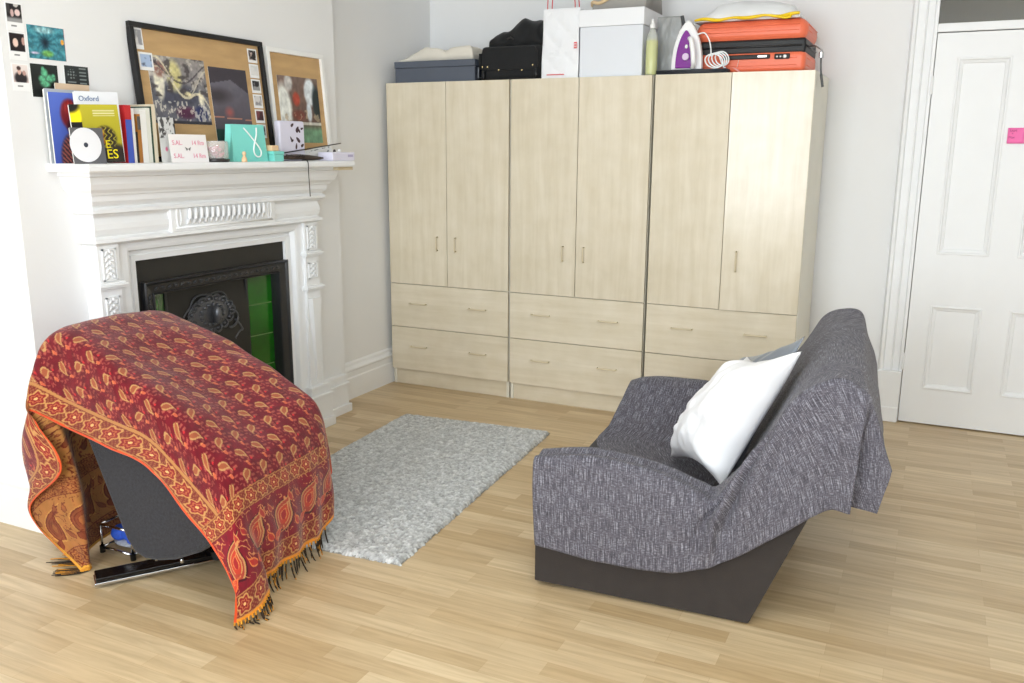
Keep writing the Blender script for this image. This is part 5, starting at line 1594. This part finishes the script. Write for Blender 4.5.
# white paper bag
M_paper = mat('white paper', (236, 237, 240), rough=.55, bump=.0)
M_red = mat('red print', (214, 42, 48), rough=.5)
def paper_bag():
    t = thing('paper_bag', 'tall white paper shopping bag with red string handles and a red logo', 'bag', (-1.915, 4.68, ZW))
    x0, x1, y0, y1, h = -2.018, -1.806, 4.612, 4.720, .365
    n = 30
    s, q = np.meshgrid(np.linspace(0, 1, n), np.linspace(0, 1, n), indexing='ij')
    cre = .010*(np.abs(fbm(s*3, q*4, 61, 3)-.5)*2)+.006*np.abs(np.sin(s*5+q*9))
    def face(y, sg):
        X = x0+(x1-x0)*s + .004*np.sin(q*7)*(s-.5)
        X = X + np.where(sg < 0, 0, 0)
        Y = y + sg*(cre*np.sin(math.pi*s)**.3*np.sin(math.pi*np.clip(q, 0, 1))**.3) + (0.018*q if sg < 0 else -0.018*q)
        return np.stack([X, Y, ZW+h*q], -1)
    F = face(y0, -1); B_ = face(y1, 1)
    mb = MB(); mb.grid(F); mb.grid(B_)
    for sd in (0, n-1):
        M_ = (F[sd]+B_[sd])/2; M_[:, 0] += (.03 if sd == 0 else -.03)*np.linspace(0, 1, n)
        mb.grid(np.stack([F[sd], M_, B_[sd]], 0))
    mb.add([F[0, 0], F[-1, 0], B_[-1, 0], B_[0, 0]], [(0, 1, 2, 3)])
    ob = mb.build('bag', M_paper, t, weld=True, smooth=False)
    md = ob.modifiers.new('s', 'SOLIDIFY'); md.thickness = .0008; md.offset = 0
    zt = ZW+h
    for yy in (y0+.022, y1-.024):
        for xa, xb2 in ((x0+.012, x1-.02),):
            P = crom(np.array([(xa+.012, yy, zt-.03), (xa+.010, yy, zt+.03), (xa+.022, yy, zt+.10), (xa+.09, yy, zt+.135), (xb2-.03, yy, zt+.10), (xb2-.012, yy, zt+.03), (xb2-.012, yy, zt-.03)]), np.linspace(0, 6, 36), 0)
            MB().tube(P.tolist(), .0026, 7).build('string_handle', M_red, t, smooth=True)
    # red square logo near the right edge with pale strokes, and a line of small red print below
    lg = MB().box(x1-.020, x1-.0035, y0-.0125, y0-.0105, ZW+.153, ZW+.185).build('logo', M_red, t)
    mb = MB()
    for k in range(3):
        mb.box(x1-.018+.0052*k, x1-.0155+.0052*k, y0-.0131, y0-.0126, ZW+.158, ZW+.167)
        mb.box(x1-.018+.0052*k, x1-.0155+.0052*k, y0-.0131, y0-.0126, ZW+.171, ZW+.180)
    mb.build('logo_strokes', M_paper, lg)
    mb = MB(); x = x0+.035
    rr = random.Random(4)
    while x < x0+.135:
        w = rr.uniform(.003, .007)
        mb.box(x, x+w, y0-.0118, y0-.0108, ZW+.0175, ZW+.0175+rr.choice((.005, .0055, .007))); x += w+.0016
    mb.build('print_line', M_red, t)
paper_bag()
# white lidded box
M_wbox = mat('white box card', (222, 225, 231), rough=.5, vary=.01)
M_wlid = mat('white box lid', (236, 237, 240), rough=.5)
lb = thing('lidded_box', 'large white lidded storage box between the paper bag and the soap bottle', 'box', (-1.62, 4.78, ZW))
MB().box(-1.796, -1.448, 4.612, 4.952, ZW, ZW+.258).build('box', M_wbox, lb, bevel=.002)
MB().box(-1.802, -1.442, 4.606, 4.958, ZW+.259, ZW+.345).build('lid', M_wlid, lb, bevel=.003)
# grey cloth bag with a beige edge on it
M_greyb = mat('grey cloth', (164, 161, 156), rough=.85, vary=.05, vscale=8, bump=.2, bscale=90)
M_beige = mat('beige trim', (212, 186, 148), rough=.7)
cb_ = thing('cloth_bag', 'grey cloth bag with a beige fold lying on the white lidded box', 'bag', (-1.58, 4.80, ZW+.345))
mb = MB()
n = 36
s, t = np.meshgrid(np.linspace(0, 1, n), np.linspace(0, 1, n), indexing='ij')
hh = .155*np.clip((s+.05)/.12, 0, 1)**.6*(1-.10*s) + .012*(fbm(s*4, t*4, 17)-.5)
e = np.clip(np.minimum(np.minimum(s, 1-s), np.minimum(t, 1-t))/.04, 0, 1)**.5
X = -1.745+.298*s; Y = 4.64+.29*t
mb.grid(np.stack([X+.006*np.sin(t*8), Y, ZW+.3455+hh*e], -1)); mb.grid(np.stack([X+.006*np.sin(t*8), Y, np.full_like(X, ZW+.3455)], -1))
mb.build('bag', M_greyb, cb_, smooth=True, weld=True)
P = crom(np.array([(-1.748, 4.66, ZW+.372), (-1.735, 4.632, ZW+.385), (-1.70, 4.628, ZW+.378), (-1.66, 4.628, ZW+.392), (-1.62, 4.632, ZW+.418)]), np.linspace(0, 4, 26), 0)
MB().tube(P.tolist(), .009, 8).build('beige_fold', M_beige, cb_, smooth=True)
# soap bottle
bt = thing('soap_bottle', 'tall clear bottle of yellow green liquid with a white cap', 'bottle', (-1.402, 4.632, ZW))
c0 = (-1.402, 4.632, ZW)
mb = MB(); mb.lathe([(.026, 0), (.031, .004), (.032, .012), (.032, .175), (.030, .190), (.026, .205), (.018, .222), (.012, .232), (.012, .240)], c0, 28)
mb.build('bottle', mat('clear plastic', (240, 244, 236), rough=.12, alpha=.30, spec=.7), bt, smooth=True)
mb = MB(); mb.lathe([(.028, .006), (.030, .012), (.030, .176), (.029, .1775)], c0, 28)
mb.build('liquid', mat('yellow green soap', (204, 206, 92), rough=.15), bt, smooth=True)
mb = MB(); mb.lathe([(.014, .238), (.0145, .242), (.0145, .256), (.008, .262), (.006, .276), (.007, .280), (.004, .284)], c0, 20)
mb.build('cap', mat('white plastic', (238, 238, 238), rough=.3), bt, smooth=False)
# silver grey foil bag
M_foil = mat('silver grey foil', (160, 162, 162), rough=.36, metal=.15, vary=.05, bump=.3, bscale=14)
M_foil_d = mat('dark foil', (90, 92, 94), rough=.3, metal=.4)
fb = thing('foil_bag', 'silver grey foil bag standing behind the iron', 'bag', (-1.33, 4.74, ZW))
n = 40
s, q = np.meshgrid(np.linspace(0, 1, n), np.linspace(0, 1, n), indexing='ij')
def foil(sg):
    X = -1.408+(.140-.012*q)*s; Z = ZW+.306*q
    bulge = .036*np.sin(math.pi*s)**.5*(1-q)**.7
    Y = 4.742 + sg*(bulge+.003) + sg*.010*(fbm(s*5, q*5, 23, 3)-.5)*np.sin(math.pi*s)**.4
    return np.stack([X, Y, Z], -1)
F, B_ = foil(-1), foil(1)
mb = MB(); mb.grid(F); mb.grid(B_)
mb.grid(np.stack([F[0], B_[0]], 0)); mb.grid(np.stack([F[-1], B_[-1]], 0)); mb.grid(np.stack([F[:, -1], B_[:, -1]], 0)); mb.grid(np.stack([F[:, 0], B_[:, 0]], 0))
mb.build('bag', M_foil, fb, smooth=True, weld=True)
mb = MB()
P = np.array([(-1.272, 4.715, ZW+.300), (-1.262, 4.708, ZW+.270), (-1.252, 4.705, ZW+.235), (-1.262, 4.712, ZW+.20), (-1.270, 4.715, ZW+.15)])
mb.tube(crom(P, np.linspace(0, 4, 20), 0).tolist(), .010, 8); mb.build('crumpled_edge', M_foil_d, fb, smooth=True)
MB().blob((-1.263, 4.70, ZW+.215), (.018, .012, .024), 8).build('white_tag', M_wlid, fb, smooth=True)
# dark tray under the iron
M_tray = mat('dark grey tray', (46, 50, 56), rough=.5, vary=.1)
tr = thing('tray', 'shallow dark grey tray under the iron', 'tray', (-1.175, 4.66, ZW))
MB().box(-1.352, -0.995, 4.572, 4.648, ZW, ZW+.004).build('base', M_tray, tr)
mb = MB(); P = [(-1.352, 4.572), (-.995, 4.572), (-.995, 4.648), (-1.352, 4.648), (-1.352, 4.572)]
mb.tube([(x, y, ZW+.016) for x, y in P], .006, 8)
for (a, b) in zip(P[:-1], P[1:]):
    mb.tube([(a[0], a[1], ZW+.008), (b[0], b[1], ZW+.008)], .0055, 6)
mb.build('rim', M_tray, tr, smooth=True)
# steam iron standing on its heel
M_iwhite = mat('white iron plastic', (238, 238, 238), rough=.3); M_purple = mat('purple iron plastic', (122, 26, 140), rough=.25)
ir = thing('steam_iron', 'white and purple steam iron standing on its heel before the orange suitcase', 'iron', (-1.205, 4.612, ZW+.023))
def drop(w, h, x0, z0, k=40, sh=0.0):
    """outline of an iron seen from above its handle: broad heel, pointed toe"""
    V = []
    for i in range(k+1):
        f = i/k
        V.append((x0 - w*(1-f**2.3)**.75 + sh*f, z0 + h*f))
    W = [(2*(x0+sh*((z-z0)/h)) - x, z) for x, z in V[::-1][1:]]
    return V + W
ZI = ZW+.024
out = drop(.079, .240, -1.208, ZI)
MB().prism(out, 'y', 4.622, 4.634).build('soleplate', mat('steel soleplate', (190, 190, 194), rough=.25, metal=.8), ir, bevel=.002)
MB().prism(out, 'y', 4.596, 4.6215).build('shell', M_iwhite, ir, bevel=.008, seg=3)
inn = drop(.050, .185, -1.212, ZI+.006)
MB().prism(inn, 'y', 4.580, 4.5955).build('water_tank', M_purple, ir, bevel=.007, seg=3)
P = crom(np.array([(-1.196, 4.590, ZI+.150), (-1.180, 4.556, ZI+.140), (-1.166, 4.546, ZI+.095), (-1.160, 4.548, ZI+.040), (-1.166, 4.572, ZI+.012), (-1.176, 4.592, ZI+.010)]), np.linspace(0, 5, 40), 0)
MB().tube(P.tolist(), [.011]*12+[.0125]*16+[.011]*12, 12).build('handle', M_iwhite, ir, smooth=True)
MB().blob((-1.206, 4.578, ZI+.110), (.008, .006, .010), 8).build('button', M_iwhite, ir, smooth=True)
MB().lathe([(.017, 0), (.017, .010), (.010, .014)], (-1.206, 4.566, ZI+.06), 20, axis='y').build('dial', mat('pale lilac dial', (214, 190, 220), rough=.4), ir)
# looped white flex, part of the iron
P = [(-1.160, 4.585, ZI+.165), (-1.120, 4.585, ZI+.172), (-1.095, 4.585, ZI+.140), (-1.085, 4.590, ZI+.10), (-1.080, 4.592, ZI+.06)]
for k in range(4):
    c_ = (-1.065+.012*k, ZI+.036+.004*k)
    for a in np.linspace(0, 2*math.pi, 9)[:-1]:
        P.append((c_[0]+.045*math.sin(a)*(1-.08*k), 4.588+.006*k, c_[1]+.034*math.cos(a+.2)))
P += [(-1.02, 4.60, ZI+.01), (-1.01, 4.61, ZI+.004)]
MB().tube(crom(np.array(P), np.linspace(0, len(P)-1, 260), 0).tolist(), .0034, 7).build('flex', mat('white cord', (240, 244, 244), rough=.6), ir, smooth=True)
# orange suitcase lying flat
M_orange_s = mat('orange shell', (235, 116, 82), rough=.38, vary=.03, vscale=5)
M_blk = mat('black rubber', (20, 20, 22), rough=.5)
sc = thing('suitcase', 'orange hard shell suitcase lying flat on the wardrobe by the door', 'suitcase', (-.89, 4.86, ZW))
X0, X1, Y0_, Y1_ = -1.185, -.634, 4.66, 5.07
MB().box(X0, X1, Y0_, Y1_, ZW+.003, ZW+.106).build('lower_shell', M_orange_s, sc, bevel=.028, seg=5)
up_ = MB().box(X0, X1, Y0_, Y1_, ZW+.150, ZW+.258).build('upper_shell', M_orange_s, sc, bevel=.046, seg=6)
MB().box(X0+.006, X1-.004, Y0_+.006, Y1_-.006, ZW+.092, ZW+.164).build('zip_band', M_blk, sc, bevel=.012, seg=3)
mb = MB()
for z in (.128, ):
    mb.tube([(X0+.02, Y0_+.004, ZW+z), (X1-.02, Y0_+.004, ZW+z)], .005, 8)
    mb.tube([(X1-.004, Y0_+.02, ZW+z), (X1-.004, Y1_-.02, ZW+z)], .005, 8)
mb.build('zip', mat('black zip', (36, 36, 38), rough=.35), sc, smooth=True)
mb = MB()
for z in (.036, .070, .200, .226):
    mb.tube([(X0+.04, Y0_+.0005, ZW+z), (X1-.04, Y0_+.0005, ZW+z)], .0022, 6)
    mb.tube([(X1-.0005, Y0_+.04, ZW+z), (X1-.0005, Y1_-.04, ZW+z)], .0022, 6)
mb.build('rib', M_orange_s, sc, smooth=True)
hd = MB().box(-1.035, -.803, Y0_-.012, Y0_+.004, ZW+.068, ZW+.090).build('carry_handle', M_blk, sc, bevel=.005, seg=3)
MB().box(-.862, -.818, Y0_-.0135, Y0_-.0122, ZW+.075, ZW+.084).build('name_plate', mat('silver plate', (220, 222, 224), rough=.3, metal=.6), hd)
lk = MB().box(-.782, -.708, Y0_-.010, Y0_+.004, ZW+.064, ZW+.090).build('lock', M_blk, sc, bevel=.005, seg=3)
mb = MB()
for x, r_ in ((-.768, .005), (-.752, .005), (-.731, .009)):
    mb.blob((x, Y0_-.0115, ZW+.076), (r_, .003, r_), 8)
mb.build('lock_dials', mat('silver dial', (214, 216, 216), rough=.3, metal=.5), lk, smooth=True)
# red ribbon tag and padlocked strap at the corner
mb = MB()
mb.tube(crom(np.array([(-.955, Y0_-.004, ZW+.072), (-.957, Y0_-.010, ZW+.050), (-.962, Y0_-.012, ZW+.030)]), np.linspace(0, 2, 10), 0).tolist(), .0012, 6)
mb.build('tag_string', mat('pale string', (230, 222, 210), rough=.7), sc, smooth=True)
mb = MB(); mb.obox((-.985, Y0_-.012, ZW+.032), (.022, 0, -.006), (.034, 0, -.026), (0, .002, 0))
mb.build('luggage_tag', mat('pinkish tag', (226, 150, 140), rough=.5), sc)
mb = MB(); mb.lathe([(.012, 0), (.012, .024), (.009, .028)], (-.560, 4.648, ZW+.062), 14)
lkk = mb.build('padlock', M_steel, sc, smooth=False)
mb = MB(); P = crom(np.array([(-.632, 4.74, ZW+.128), (-.595, 4.68, ZW+.122), (-.560, 4.648, ZW+.098), (-.560, 4.648, ZW+.088)]), np.linspace(0, 3, 12), 0)
mb.tube(P.tolist(), .004, 8); mb.build('shackle', M_steel, lkk, smooth=True)
P = crom(np.array([(-.560, 4.646, ZW+.060), (-.557, 4.640, ZW+.02), (-.552, 4.632, ZW-.015), (-.546, 4.628, ZW-.045), (-.540, 4.626, ZW-.075)]), np.linspace(0, 4, 20), 0)
MB().tube(P.tolist(), [.0045]*10+[.0065]*10, 8).build('strap', mat('grey strap', (92, 92, 92), rough=.6), sc, smooth=True)
# white and yellow plastic bag on the suitcase
def carrier():
    t = thing('carrier_bag', 'flattened white plastic bag with a yellow edge on the orange suitcase', 'bag', (-.93, 4.83, ZW+.258))
    n = 60
    s, q = np.meshgrid(np.linspace(0, 1, n), np.linspace(0, 1, n), indexing='ij')
    x = -1.195+.525*s; y = 4.668+.31*q
    top = np.interp(s, [0, .08, .2, .45, .7, .9, 1], [.0, .045, .098, .112, .100, .072, .016])
    prof = np.sin(math.pi*np.clip(q*1.12, 0, 1))**.45
    e = np.clip(np.minimum(s, 1-s)/.03, 0, 1)**.5
    h = top*prof*e + .010*(fbm(s*7, q*7, 13, 3)-.5)*e*np.clip(q*6, 0, 1)*np.clip((1-q)*6, 0, 1)
    yc = y - .010*np.sin(s*14)*np.clip(1-q*4, 0, 1)
    z = ZW+.2585+np.clip(h, 0, 1)
    mb = MB(); mb.grid(np.stack([x, yc, z], -1)); mb.grid(np.stack([x, yc, np.full_like(x, ZW+.2585)], -1))
    mb.build('bag', mat('white plastic film', (228, 230, 232), rough=.35, vary=.03, vscale=9), t, smooth=True, weld=True)
    P = [(-1.19+.515*f, 4.655-.010*math.sin(f*14)+.004*math.sin(f*33), ZW+.266+.004*math.sin(f*21)+.006*f) for f in np.linspace(0, 1, 50)]
    MB().tube(P, [.0035+.0035*abs(math.sin(f*9)) + .002 for f in np.linspace(0, 1, 50)], 8).build('yellow_edge', mat('yellow plastic', (240, 204, 30), rough=.4), t, smooth=True)
    mb = MB()
    mb.tube(crom(np.array([(-.715, 4.650, ZW+.268), (-.72, 4.640, ZW+.258), (-.745, 4.640, ZW+.256), (-.78, 4.644, ZW+.264)]), np.linspace(0, 3, 16), 0).tolist(), .006, 8)
    mb.build('loose_corner', MATS['yellow plastic'], t, smooth=True)
carrier()

# ================================================================== light and camera
def area(name, loc, rot, sx, sy, power, col=(1, 1, 1)):
    l = bpy.data.lights.new(name, 'AREA'); l.shape = 'RECTANGLE'; l.size = sx; l.size_y = sy; l.energy = power; l.color = col
    o = bpy.data.objects.new(name, l); C.objects.link(o); o.location = loc; o.rotation_euler = rot
    return o
for i, (a0, a1, z0, z1) in enumerate(WF):
    area('daylight_window', ((a0+a1)/2, YF-.16, (z0+z1)/2), (R(90), 0, 0), a1-a0, z1-z0, (152, 92)[i], (0.87, 0.945, 1.0))
lt = bpy.data.lights.new('bounce_fill', 'POINT'); lt.energy = 30; lt.shadow_soft_size = .18; lt.color = (.92, .97, 1.0)  # added fill below the ceiling, stands in for bounced flash; no fixture there
lo = bpy.data.objects.new('bounce_fill', lt); C.objects.link(lo); lo.location = (-.5, 1.4, 2.55)
area('hall_fill', (.4, 5.85, 2.9), (0, 0, 0), .5, .5, 3.2, (1, .94, .84))  # added fill that lifts the otherwise dark hall behind the transom
w = bpy.data.worlds.new('World'); S.world = w; w.use_nodes = True
w.node_tree.nodes['Background'].inputs[0].default_value = (.80, .88, 1.0, 1); w.node_tree.nodes['Background'].inputs[1].default_value = 1.0

cam = bpy.data.cameras.new('Camera'); co = bpy.data.objects.new('Camera', cam); C.objects.link(co)
cam.sensor_width = 36.0; cam.lens = 876.9/1024*36.0; cam.clip_start = .05
yaw, pit, rol = R(-25.385), R(12.309), R(0.356)
F_ = Vector((math.sin(yaw)*math.cos(pit), math.cos(yaw)*math.cos(pit), -math.sin(pit)))
r0 = Vector((math.cos(yaw), -math.sin(yaw), 0)); u0 = r0.cross(F_)
r1 = r0*math.cos(rol)+u0*math.sin(rol); u1 = -r0*math.sin(rol)+u0*math.cos(rol)
co.matrix_world = Matrix(((r1.x, u1.x, -F_.x, 0), (r1.y, u1.y, -F_.y, 0), (r1.z, u1.z, -F_.z, 1.45), (0, 0, 0, 1)))
S.camera = co
S.view_settings.view_transform = 'Standard'; S.view_settings.look = 'None'
S.view_settings.gamma = 1.0; S.view_settings.use_curve_mapping = False
S.view_settings.exposure = 0.09
S.cycles.use_denoising = True
S.cycles.max_bounces = 8; S.cycles.diffuse_bounces = 5; S.cycles.glossy_bounces = 4; S.cycles.transmission_bounces = 8
S.cycles.caustics_reflective = False; S.cycles.caustics_refractive = False
